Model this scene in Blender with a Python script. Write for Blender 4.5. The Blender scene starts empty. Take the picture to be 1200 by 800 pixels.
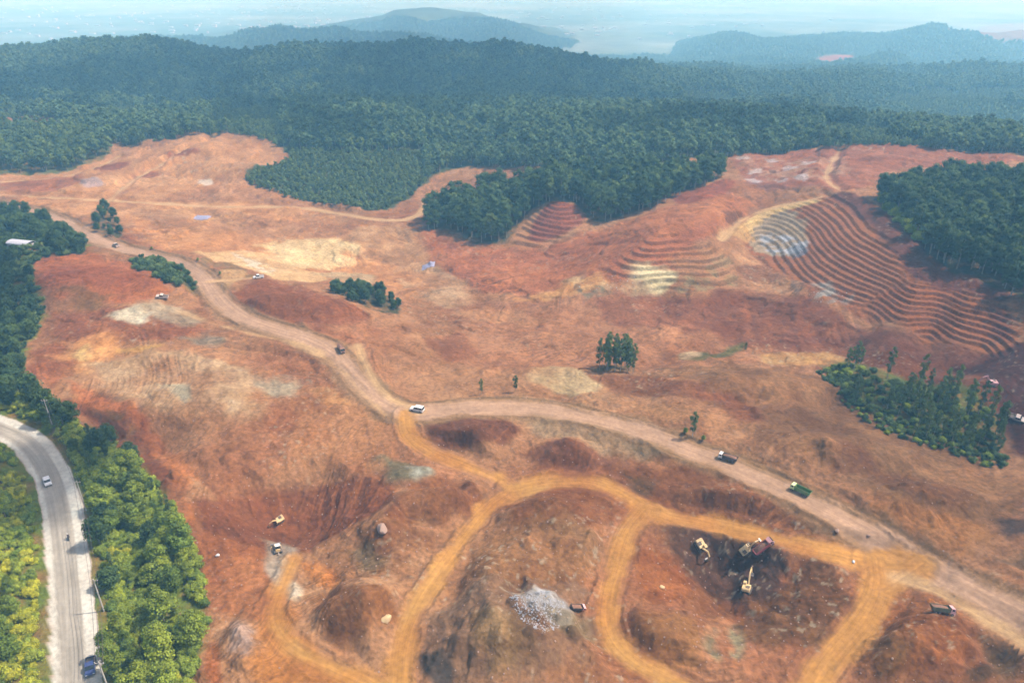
import bpy, bmesh, math, random, time
import numpy as np
from mathutils import Vector, Matrix, Euler
T0 = time.time()
R = math.radians
random.seed(7)
rng = np.random.default_rng(11)
scene = bpy.context.scene
COL = scene.collection

# ------------------------------------------------------------------ camera, sky, sun, exposure
CAM_H, PITCH, FPX = 130.0, R(26.6), 857.0          # metres, down-tilt, focal length in px of a 1200 px wide frame
cam_data = bpy.data.cameras.new('camera')
cam_data.sensor_width = 36.0
cam_data.lens = 36.0 * FPX / 1200.0
cam_data.clip_start, cam_data.clip_end = 1.0, 40000.0
cam = bpy.data.objects.new('camera', cam_data)
cam.location = (0, 0, CAM_H)
cam.rotation_euler = (R(90) - PITCH, 0, 0)
COL.objects.link(cam)
scene.camera = cam

SUN_EL = R(56)
SUN_AZ = math.atan2(0.97, 0.16)                     # clockwise from +Y (camera heading): far right
SUN_DIR = Vector((math.sin(SUN_AZ) * math.cos(SUN_EL), math.cos(SUN_AZ) * math.cos(SUN_EL), math.sin(SUN_EL)))
world = bpy.data.worlds.new('World')
scene.world = world
world.use_nodes = True
wn = world.node_tree.nodes
bg = wn['Background']
sky = wn.new('ShaderNodeTexSky')
sky.sky_type = 'NISHITA'
sky.sun_disc = False
sky.sun_elevation, sky.sun_rotation = SUN_EL, SUN_AZ
sky.dust_density = 3.0
world.node_tree.links.new(sky.outputs[0], bg.inputs[0])
bg.inputs[1].default_value = 0.15
sun_data = bpy.data.lights.new('sun', 'SUN')
sun_data.energy = 3.6
sun_data.angle = R(0.53)
sun_data.color = (1.0, 0.95, 0.87)
sun = bpy.data.objects.new('sun', sun_data)
sun.rotation_euler = SUN_DIR.to_track_quat('Z', 'Y').to_euler()
sun.location = (0, 0, 400)
COL.objects.link(sun)
vs = scene.view_settings
vs.view_transform, vs.look, vs.gamma, vs.use_curve_mapping = 'Standard', 'None', 1.0, False
vs.exposure = 0.82
scene.render.engine = 'CYCLES'
scene.cycles.use_denoising = True
scene.cycles.denoising_prefilter = 'FAST'
scene.cycles.max_bounces = 6
scene.cycles.diffuse_bounces = 2
scene.cycles.volume_bounces = 2
scene.cycles.transparent_max_bounces = 8

# ------------------------------------------------------------------ small helpers
def s2l(c):
    c = np.asarray(c, float) / 255.0
    return np.where(c <= 0.04045, c / 12.92, ((c + 0.055) / 1.055) ** 2.4)
KALB = 2.25
def alb(r, g, b):
    k = min(1.0, 2.2 * (max(r, g, b) - min(r, g, b)) / max(r, g, b)) if r >= b else 0.0
    return s2l((r, g, b)) / KALB * (1 + k * (np.array((.92, .94, .66)) - 1))
_tab = rng.random((256, 256))
def vnoise(x, y):
    xi, yi = np.floor(x).astype(int), np.floor(y).astype(int)
    fx, fy = x - xi, y - yi
    fx = fx * fx * fx * (fx * (fx * 6 - 15) + 10); fy = fy * fy * fy * (fy * (fy * 6 - 15) + 10)
    a = _tab[xi & 255, yi & 255]; b = _tab[(xi + 1) & 255, yi & 255]
    c = _tab[xi & 255, (yi + 1) & 255]; d = _tab[(xi + 1) & 255, (yi + 1) & 255]
    return (a * (1 - fx) + b * fx) * (1 - fy) + (c * (1 - fx) + d * fx) * fy
def fbm(x, y, scale, octv=4, seed=0, gain=0.5):
    """about -1..1, feature size `scale` metres"""
    s, amp, tot = 0.0, 1.0, 0.0
    ca, sa = math.cos(0.6 + seed), math.sin(0.6 + seed)
    X, Y = (x * ca - y * sa) / scale, (x * sa + y * ca) / scale
    for o in range(octv):
        s = s + amp * (vnoise(X + 17.3 * seed + 31 * o, Y + 9.1 * seed + 57 * o) * 2 - 1)
        tot += amp; amp *= gain; X, Y = X * 2.03, Y * 2.03
    return s / tot * 1.6
def sstep(a, b, x):
    t = np.clip((x - a) / (b - a), 0, 1)
    return t * t * (3 - 2 * t)
CP, SP = math.cos(PITCH), math.sin(PITCH)
def ray(px, py):
    u, v = (px - 600) / FPX, (py - 400) / FPX
    return u, CP - v * SP, -SP - v * CP
def at_z(px, py, z):
    dx, dy, dz = ray(px, py); t = (z - CAM_H) / dz
    return dx * t, dy * t, z
def at_d(px, py, d):
    dx, dy, dz = ray(px, py); t = d / dy
    return dx * t, d, CAM_H + dz * t

# ------------------------------------------------------------------ terrain: macro relief
CTRL = [  # measured points: picture position and estimated elevation in metres
 (100,800,0),(60,600,2),(30,518,4),(-60,495,6),(-150,800,3),(-150,600,5),(0,700,1),(170,700,-2),(225,790,-1),(100,660,0),
 (160,560,1),(60,440,6),(-80,420,8),(-200,400,10),
 (300,800,0),(470,800,0),(640,800,1),(760,800,0),(960,800,0),(1200,800,3),(1350,800,4),(250,690,-1),(335,640,-4),(330,700,-2),
 (230,600,1),(250,540,4),(470,560,2),(470,640,2),(545,640,0),(600,570,0),(650,600,2),(690,565,0),(735,620,0),(715,700,0),
 (640,700,3),(620,660,5),(570,740,2),(850,650,-3),(900,740,-1),(800,720,-1),(1030,660,2),(1010,730,1),(1100,760,2),
 (480,488,5),(560,478,5),(680,487,5),(800,523,5),(910,568,5),(1030,627,5),(1200,715,6),(1350,790,7),
 (430,470,5),(395,415,7),(330,390,8),(265,360,9),(238,318,9),(150,295,9),(60,255,9),(-60,240,9),(-200,235,10),
 (300,480,6),(200,450,7),(120,420,7),(60,400,7),(150,340,11),(60,310,11),(250,400,8),(350,440,6),
 (350,350,9),(420,370,6),(480,400,1),(305,328,8),(340,312,0),(400,320,-4),(500,330,-6),(450,280,-4),(330,280,-2),(200,265,4),
 (520,400,-4),(560,440,-1),(640,440,0),(600,380,-5),(700,410,-3),(720,440,0),(800,380,-4),(800,430,-1),(900,430,0),(920,480,3),(880,400,-3),
 (1000,470,0),(1050,500,2),(1150,520,2),(1100,580,5),(1190,640,6),(1330,560,5),
 # terraced cut on the right: foot at 4 m, crest at 20 m
 (885,285,4),(930,330,4),(965,355,4),(1020,372,4),(1090,392,4),(1150,412,5),(1185,440,7),(1240,470,8),
 (935,228,20),(975,232,22),(1010,270,21),(1045,300,20),(1075,332,17),(1130,345,17),(1185,362,16),(1260,390,15),
 (1060,262,24),(1120,300,22),(1200,330,21),(1350,340,23),(1050,420,3),(1130,450,4),
 # slopes in the middle
 (760,285,13),(720,320,4),(830,290,11),(850,330,2),(700,300,4),(780,335,1),(650,320,-3),(600,330,-5),(650,285,0),(655,240,14),(700,262,6),(610,262,3),
 (800,240,15),(860,205,19),(900,195,20),(860,260,13),(980,178,24),(1100,182,25),(1200,186,27),(1400,195,30),
 (570,284,-1),(520,270,-2),(560,230,6),(680,215,14),(780,205,18),(500,240,0),(480,258,-1),(430,255,1),
 (0,212,10),(60,205,10),(140,185,13),(250,162,19),(335,178,16),(290,212,9),(200,225,6),(100,222,8),(-200,200,12),
 (380,235,3),(440,240,2),(520,200,6),(540,190,8),(600,185,12),
 # forested ground rising to the back
 (0,140,22),(-250,150,24),(150,150,18),(330,140,24),(480,160,22),(620,150,24),(800,160,26),(900,155,26),(1050,165,26),(1200,165,26),(1450,170,30),
]
CTRL_D = [  # crest and what lies behind it: picture position and distance in metres
 (-400,72,1150),(-150,66,1120),(0,66,1080),(100,62,1060),(200,60,1060),(350,60,1100),(480,59,1120),(600,62,1120),(680,78,1080),(760,88,1060),(850,116,1000),
 (960,128,930),(1060,140,900),(1150,152,880),(1300,152,880),(1550,152,880),
 (250,110,880),(500,110,880),(50,100,880),(700,120,850),(-300,110,900),
]
pts, zs = [], []
for a, b, z in CTRL:
    x, y, _ = at_z(a, b, z); pts.append((x, y)); zs.append(z)
for a, b, d in CTRL_D:
    x, y, z = at_d(a, b, d); pts.append((x, y)); zs.append(z)
for U in (-1.4, -0.8, -0.4, 0, 0.3, 0.6, 0.9, 1.4):
    for d, z in ((1350, -10), (1700, -60), (2300, -110), (3500, -135)):
        pts.append((U * d, d)); zs.append(z - (18 if U > 0.2 and d < 1500 else 0))
for x, y, z in ((-60, 60, 0), (60, 60, 0), (0, 30, 0), (-150, 60, 2), (150, 60, 3), (-300, 150, 6), (300, 150, 6), (-600, 400, 10), (700, 450, 38)):
    pts.append((x, y)); zs.append(z)
pts, zs = np.array(pts), np.array(zs, float)
def rbf_xy(x, y):
    return np.stack([x / y * 1.6, np.log(y)], -1)
Q = rbf_xy(pts[:, 0], pts[:, 1])
def tps(d2): return 0.5 * d2 * np.log(d2 + 1e-9)
n = len(Q)
K = tps(((Q[:, None] - Q[None]) ** 2).sum(-1)) + np.eye(n) * 2e-5
Pm = np.concatenate([np.ones((n, 1)), Q], 1)
A = np.block([[K, Pm], [Pm.T, np.zeros((3, 3))]])
W = np.linalg.solve(A, np.concatenate([zs, np.zeros(3)]))
def macro_rbf(x, y):
    sh = x.shape; x, y = x.ravel(), y.ravel()
    out = np.empty(len(x)); q = rbf_xy(x, y)
    for i in range(0, len(x), 40000):
        qq = q[i:i + 40000]
        d2 = (qq[:, :1] - Q[None, :, 0]) ** 2 + (qq[:, 1:] - Q[None, :, 1]) ** 2
        out[i:i + 40000] = tps(d2) @ W[:n] + W[n] + qq @ W[n + 1:]
    return out.reshape(sh)
RIDGES = [  # distant ridges: crest line (px, py), distance, front and back run-out in metres
 ([(40,64),(90,58),(130,52),(200,43),(250,38),(290,34),(350,31),(400,30),(440,33),(500,38),(560,45),(620,56),(680,72),(740,92)], 2450, 750, 700),
 ([(120,58),(200,48),(280,41),(360,34),(420,24),(470,12),(510,8),(560,14),(620,30),(690,52),(740,66),(790,84)], 3300, 900, 1200),
 ([(720,110),(780,100),(840,80),(900,74),(950,72),(1000,66),(1040,62),(1080,76),(1130,95),(1200,100),(1350,100)], 2050, 600, 600),
 ([(720,86),(760,70),(800,53),(850,38),(905,40),(960,40),(1030,40),(1090,26),(1130,30),(1200,30),(1300,24),(1500,30)], 2900, 850, 900),
 ([(1000,125),(1060,104),(1130,98),(1200,92),(1300,88),(1500,90)], 1500, 420, 400),
]
def macro(x, y):
    z = macro_rbf(x, y)
    z = z * (1 - sstep(2200, 3400, y)) - 138 * sstep(2200, 3400, y)
    for k, (line, d, wf, wb) in enumerate(RIDGES):
        L = np.array([at_d(px, py + 14000 / d, d) for px, py in line])
        U = x / y
        zc = np.interp(U, L[:, 0] / L[:, 1], L[:, 2], left=-200, right=L[-1, 2])
        zc = zc + fbm(x, y, 140 * d / 2300, 3, 3 + k) * 5
        dd = d + fbm(U * 900, U * 300 + k * 50, 120, 3, k) * 0.10 * d
        t = y - dd
        spur = 1 + 0.45 * fbm(x, y * 0.25, 110 * d / 1500, 3, 9 + k)
        prof = np.where(t < 0, np.clip(1 + t / (wf * spur), 0, 1), np.clip(1 - t / wb, 0, 1))
        prof = sstep(0, 1, prof) * 0.5 + prof * 0.5
        zr = -140 + (zc + 140) * prof
        z = np.maximum(z, zr)
    return z

# grids: x = U * y, so rows and columns both stay fine near the viewer and coarse far off
def rows_near():
    py = np.concatenate([np.arange(800, 432, -1.12), np.arange(432, 226, -.46), np.arange(226, 148, -1.12)])
    dx, dy, dz = ray(0, py)
    return np.concatenate([np.linspace(40, 102, 30), -CAM_H / dz * dy])
YN = rows_near()
UIN = np.arange(-0.82, 0.82001, 0.00190)
UOUT = 0.82 + 0.004 * np.cumsum(np.linspace(1, 6, 40))
UN = np.concatenate([-UOUT[::-1], UIN, UOUT])
YF = YN[-12] * np.exp(np.linspace(0, math.log(15000 / YN[-12]), 460))
UF = UN[::2]
XG, YG = UN[None, :] * YN[:, None], np.repeat(YN[:, None], len(UN), 1)
XF, YFG = UF[None, :] * YF[:, None], np.repeat(YF[:, None], len(UF), 1)
ZG = macro(XG, YG)
ZF = macro(XF, YFG)

class HF:
    """height look-up over both grids, and the point where a picture ray meets the ground"""
    def __init__(s): s.set(ZG, ZF)
    def set(s, zn, zf): s.zn, s.zf = zn, zf
    def _bil(s, U, y, us, ys, z):
        j = np.clip(np.searchsorted(us, U) - 1, 0, len(us) - 2); i = np.clip(np.searchsorted(ys, y) - 1, 0, len(ys) - 2)
        a = np.clip((U - us[j]) / (us[j + 1] - us[j]), 0, 1); b = np.clip((y - ys[i]) / (ys[i + 1] - ys[i]), 0, 1)
        return (z[i, j] * (1 - a) + z[i, j + 1] * a) * (1 - b) + (z[i + 1, j] * (1 - a) + z[i + 1, j + 1] * a) * b
    def z(s, x, y):
        x, y = np.asarray(x, float), np.maximum(np.asarray(y, float), 1.0)
        U = x / y
        return np.where(y < YN[-3], s._bil(U, y, UN, YN, s.zn), s._bil(U, y, UF, YF, s.zf))
    def hit(s, px, py):
        dx, dy, dz = ray(px, py); U = dx / dy
        ys = np.concatenate([YN[:-3], YF[YF > YN[-3]]])
        h = s.z(U * ys, ys); rz = CAM_H + dz / dy * ys
        b = np.nonzero(rz <= h)[0]
        if len(b) == 0: return Vector((U * 14000, 14000, -140))
        i = b[0]
        if i == 0: return Vector((U * ys[0], ys[0], h[0]))
        f0, f1 = rz[i - 1] - h[i - 1], rz[i] - h[i]
        t = f0 / (f0 - f1 + 1e-12); y = ys[i - 1] + t * (ys[i] - ys[i - 1])
        return Vector((U * y, y, CAM_H + dz / dy * y))
hf = HF()
def G(px, py): return hf.hit(px, py)
def GP(line): return np.array([tuple(G(*p))[:2] for p in line])

# distance helpers (metres, in plan)
def seg_dist(x, y, line, closed=False):
    """distance to a polyline, arc length at the closest point, signed side"""
    best = np.full(x.shape, 1e9); arc = np.zeros(x.shape); side = np.zeros(x.shape); acc = 0.0
    P2 = list(line) + ([line[0]] if closed else [])
    for a, b in zip(P2[:-1], P2[1:]):
        d = b - a; L = max(np.hypot(*d), 1e-6)
        t = np.clip(((x - a[0]) * d[0] + (y - a[1]) * d[1]) / L ** 2, 0, 1)
        ex, ey = x - a[0] - t * d[0], y - a[1] - t * d[1]
        r = np.hypot(ex, ey); m = r < best
        best[m] = r[m]; arc[m] = (acc + t * L)[m]; side[m] = np.sign(d[0] * ey - d[1] * ex)[m]
        acc += L
    return best, arc, side
def inside(x, y, poly):
    r = np.zeros(x.shape, bool); j = len(poly) - 1
    for i in range(len(poly)):
        xi, yi = poly[i]; xj, yj = poly[j]
        with np.errstate(divide='ignore', invalid='ignore'):
            c = ((yi > y) != (yj > y)) & (x < (xj - xi) * (y - yi) / (yj - yi + 1e-12) + xi)
        r ^= c; j = i
    return r
def smooth_line(line, k=3):
    L = np.array(line, float)
    for _ in range(k):
        q = np.empty((2 * len(L), L.shape[1])); q[0], q[-1] = L[0], L[-1]
        q[1:-1:2] = 0.75 * L[:-1] + 0.25 * L[1:]; q[2:-1:2] = 0.25 * L[:-1] + 0.75 * L[1:]
        L = q
    return L
def poly_mask(X, Y, poly, feather, warp=0.0, wscale=8.0, seed=0, sm=2, ret_sd=False):
    """soft mask of a picture-measured outline laid on the ground; the edge wanders by `warp` metres"""
    W2 = GP(poly)
    if sm:
        W2 = smooth_line(np.concatenate([W2, W2[:1]]), sm)[:-1]
    pad = feather + warp * 2 + 1
    sel = (X > W2[:, 0].min() - pad) & (X < W2[:, 0].max() + pad) & (Y > W2[:, 1].min() - pad) & (Y < W2[:, 1].max() + pad)
    m = np.zeros(X.shape)
    x, y = X[sel], Y[sel]
    if x.size == 0: return m
    if warp:
        x, y = x + fbm(x, y, wscale, 3, seed + 1) * warp, y + fbm(x, y, wscale, 3, seed + 5) * warp
    d, _, _ = seg_dist(x, y, W2, True)
    sd = np.where(inside(x, y, W2), d, -d)
    if ret_sd:
        out = np.full(X.shape, -1e3); out[sel] = sd; return out
    m[sel] = sstep(-feather, feather, sd)
    return m
# ------------------------------------------------------------------ terrain: roads, mounds, pits, terraces
HAUL = [(-60,236),(20,243),(62,254),(100,275),(140,291),(200,305),(234,318),(248,342),(272,368),(320,386),(362,396),(392,414),(414,440),(440,468),(470,484),(510,482),(560,477),(620,478),(680,487),(740,503),(800,523),(850,543),(910,570),(970,600),(1030,631),(1080,658),(1140,692),(1200,720),(1290,765),(1400,820)]
ORANGE = [
 ([(474,484),(476,508),(500,528),(550,548),(585,562),(603,574)], 6.6),
 ([(603,574),(575,592),(545,628),(520,662),(492,700),(472,742),(466,800),(466,850)], 6.8),
 ([(603,574),(640,564),(690,564),(725,576),(758,600),(830,614),(900,630),(970,645),(1030,656),(1074,660)], 8.0),
 ([(755,598),(734,622),(724,660),(712,700),(710,738),(735,772),(790,800),(850,830)], 7.2),
 ([(1028,655),(1034,690),(1012,730),(975,770),(950,810),(940,850)], 8.6),
 ([(1082,660),(1060,676),(1034,690)], 7.0),
 ([(345,655),(330,690),(316,725),(338,757),(380,780),(430,800),(470,830)], 6.0),
]
TRACKS = [
 ([(-80,229),(0,229),(100,234),(200,240),(270,243),(340,242),(400,250),(440,258),(478,259),(496,248),(502,232)], 6.0),
 ([(0,214),(70,209),(110,199),(140,184)], 4.5),
 ([(125,238),(150,215),(180,199),(215,180),(250,166),(252,152)], 4.5),
 ([(845,282),(858,268),(872,256),(892,247),(925,239),(962,231)], 5.0),
 ([(985,176),(972,195),(966,212),(985,224)], 4.0),
 ([(248,330),(275,328),(303,325)], 5.0),
 ([(420,405),(428,425),(440,450),(462,470),(492,480)], 5.0),
 ([(1050,678),(1085,686),(1140,715),(1200,752),(1260,790)], 4.5),
 ([(205,362),(250,380),(310,395),(360,404),(398,430),(425,462),(452,486)], 3.5),
]
ASPHALT = [(-90,478),(-40,488),(0,503),(22,512),(38,525),(52,545),(63,570),(70,600),(75,640),(79,690),(83,740),(86,800),(88,860),(88,900)]
ROADS = []   # (kind, world polyline with heights, width, shoulders)
def add_road(kind, line, w, sl=0.0, sr=0.0):
    L = smooth_line([tuple(G(*p)) for p in line], 3)
    z = L[:, 2].copy()
    for _ in range(12): z[1:-1] = (z[:-2] + 2 * z[1:-1] + z[2:]) / 4
    L[:, 2] = z
    ROADS.append((kind, L, w, sl, sr))
add_road('haul_road', HAUL, 9.0)
for l, w in TRACKS: add_road('track', l, w)
for l, w in ORANGE: add_road('orange', l, w)
add_road('asphalt', ASPHALT, 5.2, 2.6, 1.3)

MOUNDS = [  # px, py, half width, half depth, height, sharpness
 (552,512,15,13,2.6,1.0),(664,533,12,9,3.2,1.0),(850,592,34,10,3.4,.9),(352,592,25,15,-6.5,.8),(428,722,16,11,5.5,.9),(655,604,19,10,3.5,.7),
 (618,752,19,15,4.5,.8),(565,700,10,18,3.5,.8),(846,660,17,9,-2.6,.8),(880,700,22,14,-2.5,.8),(1062,768,17,11,4.5,.9),(1110,735,10,8,2.5,.9),(520,598,17,8,4.0,.9),
 (340,356,34,15,5.0,.9),(125,335,50,22,4.0,.8),(1085,588,19,7,2.5,.9),(480,560,9,6,2.0,1),(300,740,9,14,3.0,.8),(250,470,45,14,2.5,.7),(180,520,20,10,-3,.8),
 (235,180,40,30,4,.8),(300,205,35,25,3,.8),(630,440,60,16,2.5,.7),(750,400,55,20,2.5,.7),(880,455,40,12,3.5,.8),(960,530,40,12,2.5,.8),(450,310,50,25,-3,.8),
 (560,520,8,5,2,1),(445,625,7,8,2.5,1),(690,640,12,9,3.0,.9),(775,745,14,12,2.0,.8),(1180,745,9,9,-3.0,.9),(350,250,60,20,2.5,.8),(500,380,20,18,-3,.8),
 (120,215,45,22,2.5,.9),(175,195,25,18,2.0,.9),(1140,470,40,18,4,.8),(634,718,10,7,1.3,.6),
]
def stair(h, step, riser=0.45):
    k = np.floor(h / step); f = h / step - k
    return (k + sstep(0, riser, f)) * step
TERRACES = [  # outline, bench height, phase
 ([(868,262),(905,243),(945,228),(980,226),(1015,250),(1040,285),(1062,318),(1045,345),(1010,368),(960,350),(915,325),(880,300)], 1.3),
 ([(1008,366),(1048,340),(1080,328),(1140,340),(1192,358),(1200,400),(1180,425),(1130,408),(1070,392),(1020,380)], 1.4),
 ([(720,318),(740,300),(780,272),(800,280),(800,296),(850,300),(872,330),(850,345),(800,342),(740,335)], 1.8),
 ([(600,287),(620,250),(655,237),(690,250),(694,262),(660,285),(620,295)], 1.7),
]
def streaks(X, Y):
    """curving blade and tyre lines: two fields of thin bands and where each shows"""
    f = fbm(X, Y, 4.2, 3, 103)
    a = vnoise(fbm(X, Y, 75, 2, 141) * 70 + f * .6, X / 60) - .5; b = vnoise(fbm(X, Y, 48, 2, 142) * 46 + 40 + f * .5, Y / 70) - .5
    return a, b, np.clip(.35 + fbm(X, Y, 50, 2, 143), 0, 1) * sstep(-.15, .25, fbm(X, Y, 13, 3, 145)), np.clip(.35 + fbm(X, Y, 44, 2, 144), 0, 1) * sstep(-.15, .25, fbm(X, Y, 15, 3, 146))
HEAPM = np.zeros(XG.shape)
HEAPS = [(640,705,5,3),(560,735,7,4),(655,760,7,5),(585,690,5,4),(880,665,6,5),(815,690,5,5),(1090,775,7,5),(530,575,5,4),(700,635,5,4),(285,770,6,4),(400,660,5,4),(940,700,6,6),(1150,770,6,4),(420,600,4,4),(640,625,5,5),(770,700,5,5),(215,560,4,4),(505,780,5,3),(1075,600,6,6),(960,545,5,6),(700,470,6,7),(560,440,5,7),(880,470,6,7),(620,745,4,4),(330,540,5,6),(250,520,5,6)]
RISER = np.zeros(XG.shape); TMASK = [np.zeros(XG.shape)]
def detail(X, Y, Z, near):
    Z0 = Z.copy()
    mine = np.ones(X.shape)
    dist = np.hypot(X, Y)
    mid = sstep(900, 650, Y)
    Z = Z + fbm(X, Y, 46, 3, 2) * 1.3 * mid + fbm(X, Y, 15, 4, 3) * 0.75 * mid
    if near:
        for i, (px, py, rx, ry, h, sh) in enumerate(MOUNDS):
            c = G(px, py)
            sel = (np.abs(X - c.x) < rx * 1.3) & (np.abs(Y - c.y) < ry * 1.3)
            x, y = X[sel], Y[sel]
            w = 0.22 * fbm(x, y, max(rx, ry) * 0.7, 3, 20 + i)
            r = np.hypot((x - c.x) / rx, (y - c.y) / ry) * (1 + w)
            cone = np.clip(1 - r, 0, 1)
            bell = np.where(r < 1, (1 - r * r) ** 2, 0)
            Z[sel] += (1.35 if py > 480 else 1) * h * (0.55 * cone * sh + (1 - 0.55 * sh) * bell)
        # slopes scored by rain and dozer blades
        f1 = fbm(X, Y, 5.0, 3, 6); f2 = np.abs(fbm(X, Y, 9.0, 3, 8))
        rough = 0.18 + 0.30 * sstep(-0.2, 0.8, fbm(X, Y, 40, 2, 12))
        Z = Z + (f1 * 0.55 - f2 * 0.8) * rough * mid
        Z = Z + fbm(X, Y, 2.6, 3, 17) * .20 * sstep(330, 200, Y) * (.5 + np.clip(.5 + fbm(X, Y, 25, 2, 18), 0, 1))
        fanm = np.maximum.reduce([poly_mask(X, Y, q[1], 4, 2, 9, 50) for q in FANS])
        Z = Z + (.42 * sstep(-.03, .03, fbm(X, Y, 24, 5, 161)) + .30 * sstep(-.03, .03, fbm(X, Y, 11, 5, 162)) + .9 * sstep(-.02, .03, fbm(X, Y, 60, 5, 163))) * mid * (.5 + .9 * sstep(150, 420, Y)) * (1 - .85 * fanm)
        s1, s2, q1, q2 = streaks(X, Y); Z = Z + (s1 * q1 * .55 + s2 * q2 * .5) * (.55 + .6 * sstep(150, 450, Y)) * mid
        warp = fbm(X, Y, 50, 2, 15) * .35 + .12 * np.sin(Z0 * 1.9)
        for k, (poly, st) in enumerate(TERRACES):
            m = poly_mask(X, Y, poly, 3.0, 2.0, 12, 30 + k)
            Zs = Z0 + .22 * (Z - Z0); m = m * ((.55 + .45 * sstep(-.3, .3, fbm(X, Y, 12, 3, 64))) if k == 2 else 1)
            zz = stair(Zs + warp + fbm(X, Y, 8, 3, 61) * 0.12, st, 0.24) - warp
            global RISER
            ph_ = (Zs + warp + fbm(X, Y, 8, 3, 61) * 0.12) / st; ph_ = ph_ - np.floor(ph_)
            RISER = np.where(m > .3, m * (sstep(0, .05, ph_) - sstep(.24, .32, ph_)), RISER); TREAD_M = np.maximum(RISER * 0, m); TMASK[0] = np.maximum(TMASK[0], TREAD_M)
            Z = Z * (1 - m) + zz * m
        hr = np.random.default_rng(404)
        for px, py, n_, rad in HEAPS:                      # tipped spoil heaps
            c = G(px, py)
            for k in range(n_):
                hx, hy = c.x + hr.normal() * rad, c.y + hr.normal() * rad * .8; q = hr.uniform(1.3, 2.9); hh = q * hr.uniform(.42, .62)
                sel = (np.abs(X - hx) < q * 1.3) & (np.abs(Y - hy) < q * 1.3); x, y = X[sel], Y[sel]
                r_ = np.hypot(x - hx, y - hy) / q * (1 + .3 * fbm(x, y, 2.2, 2, 85)); Z[sel] = Z[sel] + hh * np.clip(1 - r_, 0, 1) ** .85; HEAPM[sel] = np.maximum(HEAPM[sel], np.clip(1.3 - r_, 0, 1))
        for (ax, ay), poly, dep in FANS:
            a = G(ax, ay); m = poly_mask(X, Y, poly, 2.5, 2, 9, 50)
            th = np.arctan2(Y - a.y, X - a.x); rr_ = np.hypot(X - a.x, Y - a.y)
            Z = Z + m * dep * rill(th, rr_)
        # a drainage cut with low benches in the near corner on the right
        for line, wd, dp in CUTS:
            d, s, sd = seg_near(X, Y, smooth_line(GP(line), 2), wd * 2.5)
            Z = Z - dp * np.exp(-(d / wd) ** 2) * (0.75 + 0.4 * fbm(X, Y, 6, 2, 44))
    return Z
FANS = [((335,690),[(232,600),(260,580),(300,562),(420,550),(472,576),(440,606),(380,630),(345,640),(320,640),(250,640)],.42),
 ((552,560),[(496,490),(550,486),(608,496),(604,520),(560,527),(512,520)],.26), ((668,580),[(615,540),(640,518),(690,524),(718,542),(690,552)],.26),
 ((860,650),[(730,552),(800,546),(880,562),(980,618),(900,620),(800,604)],.26), ((255,520),[(180,522),(216,532),(244,580),(230,610),(205,570)],.5)]
def rill(th, r):
    return (vnoise(th * 26 + .5, r * .05) - .5) + .6 * (vnoise(th * 61 + 9, r * .06) - .5)
CUTS = [
 ([(1060,672),(1100,690),(1140,712),(1200,745),(1260,780)], 1.8, 1.8),
 ([(410,462),(428,478),(450,495)], 1.6, 2.6),
 ([(700,498),(760,520),(820,540),(880,566),(950,602)], 1.3, 1.2),
 ([(690,480),(760,500),(830,522),(890,548),(950,578)], 1.2, 1.3),
 ([(930,552),(960,572),(1000,590)], 1.0, .8),
 ([(370,385),(420,395),(470,408),(490,420)], 1.6, 1.2),
 ([(212,325),(228,342),(238,358)], 1.4, 1.8),
 ([(255,340),(262,352),(270,362)], 1.4, 1.3),
 ([(250,402),(320,410),(372,420),(400,445)], 1.4, 1.2),
 ([(90,482),(115,497),(140,512)], 1.6, 1.8),
 ([(800,588),(830,600),(870,612)], 1.0, 1.3),
 ([(350,665),(345,690),(350,720)], 1.5, 1.2),
 ([(645,615),(690,608),(735,600)], 1.2, .8),
 ([(1150,640),(1180,655),(1230,680)], 1.5, 1.3),
 ([(1140,655),(1190,680),(1230,700)], 1.5, 1.3),
 ([(1130,780),(1160,760),(1190,770)], 1.5, 1.3),
 ([(1140,745),(1165,760),(1170,790)], 1.5, 1.3),
]
def seg_near(X, Y, line, pad):
    d = np.full(X.shape, 1e9); s = np.zeros(X.shape); sd = np.zeros(X.shape)
    sel = (X > line[:, 0].min() - pad) & (X < line[:, 0].max() + pad) & (Y > line[:, 1].min() - pad) & (Y < line[:, 1].max() + pad)
    if sel.any():
        a, b, c = seg_dist(X[sel], Y[sel], line[:, :2])
        d[sel], s[sel], sd[sel] = a, b, c
    return d, s, sd
BERM = {'haul_road': 0.8, 'orange': 0.55, 'track': 0.3, 'asphalt': 0.0}
SHO = np.zeros(XG.shape)
KIND = np.zeros(XG.shape, int)            # 0 ground, 1 haul road, 2 orange track, 3 asphalt, 4 shoulder, 5 tan track
LANE = np.zeros(XG.shape + (3,))          # arc length, signed offset, on-road weight
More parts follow.
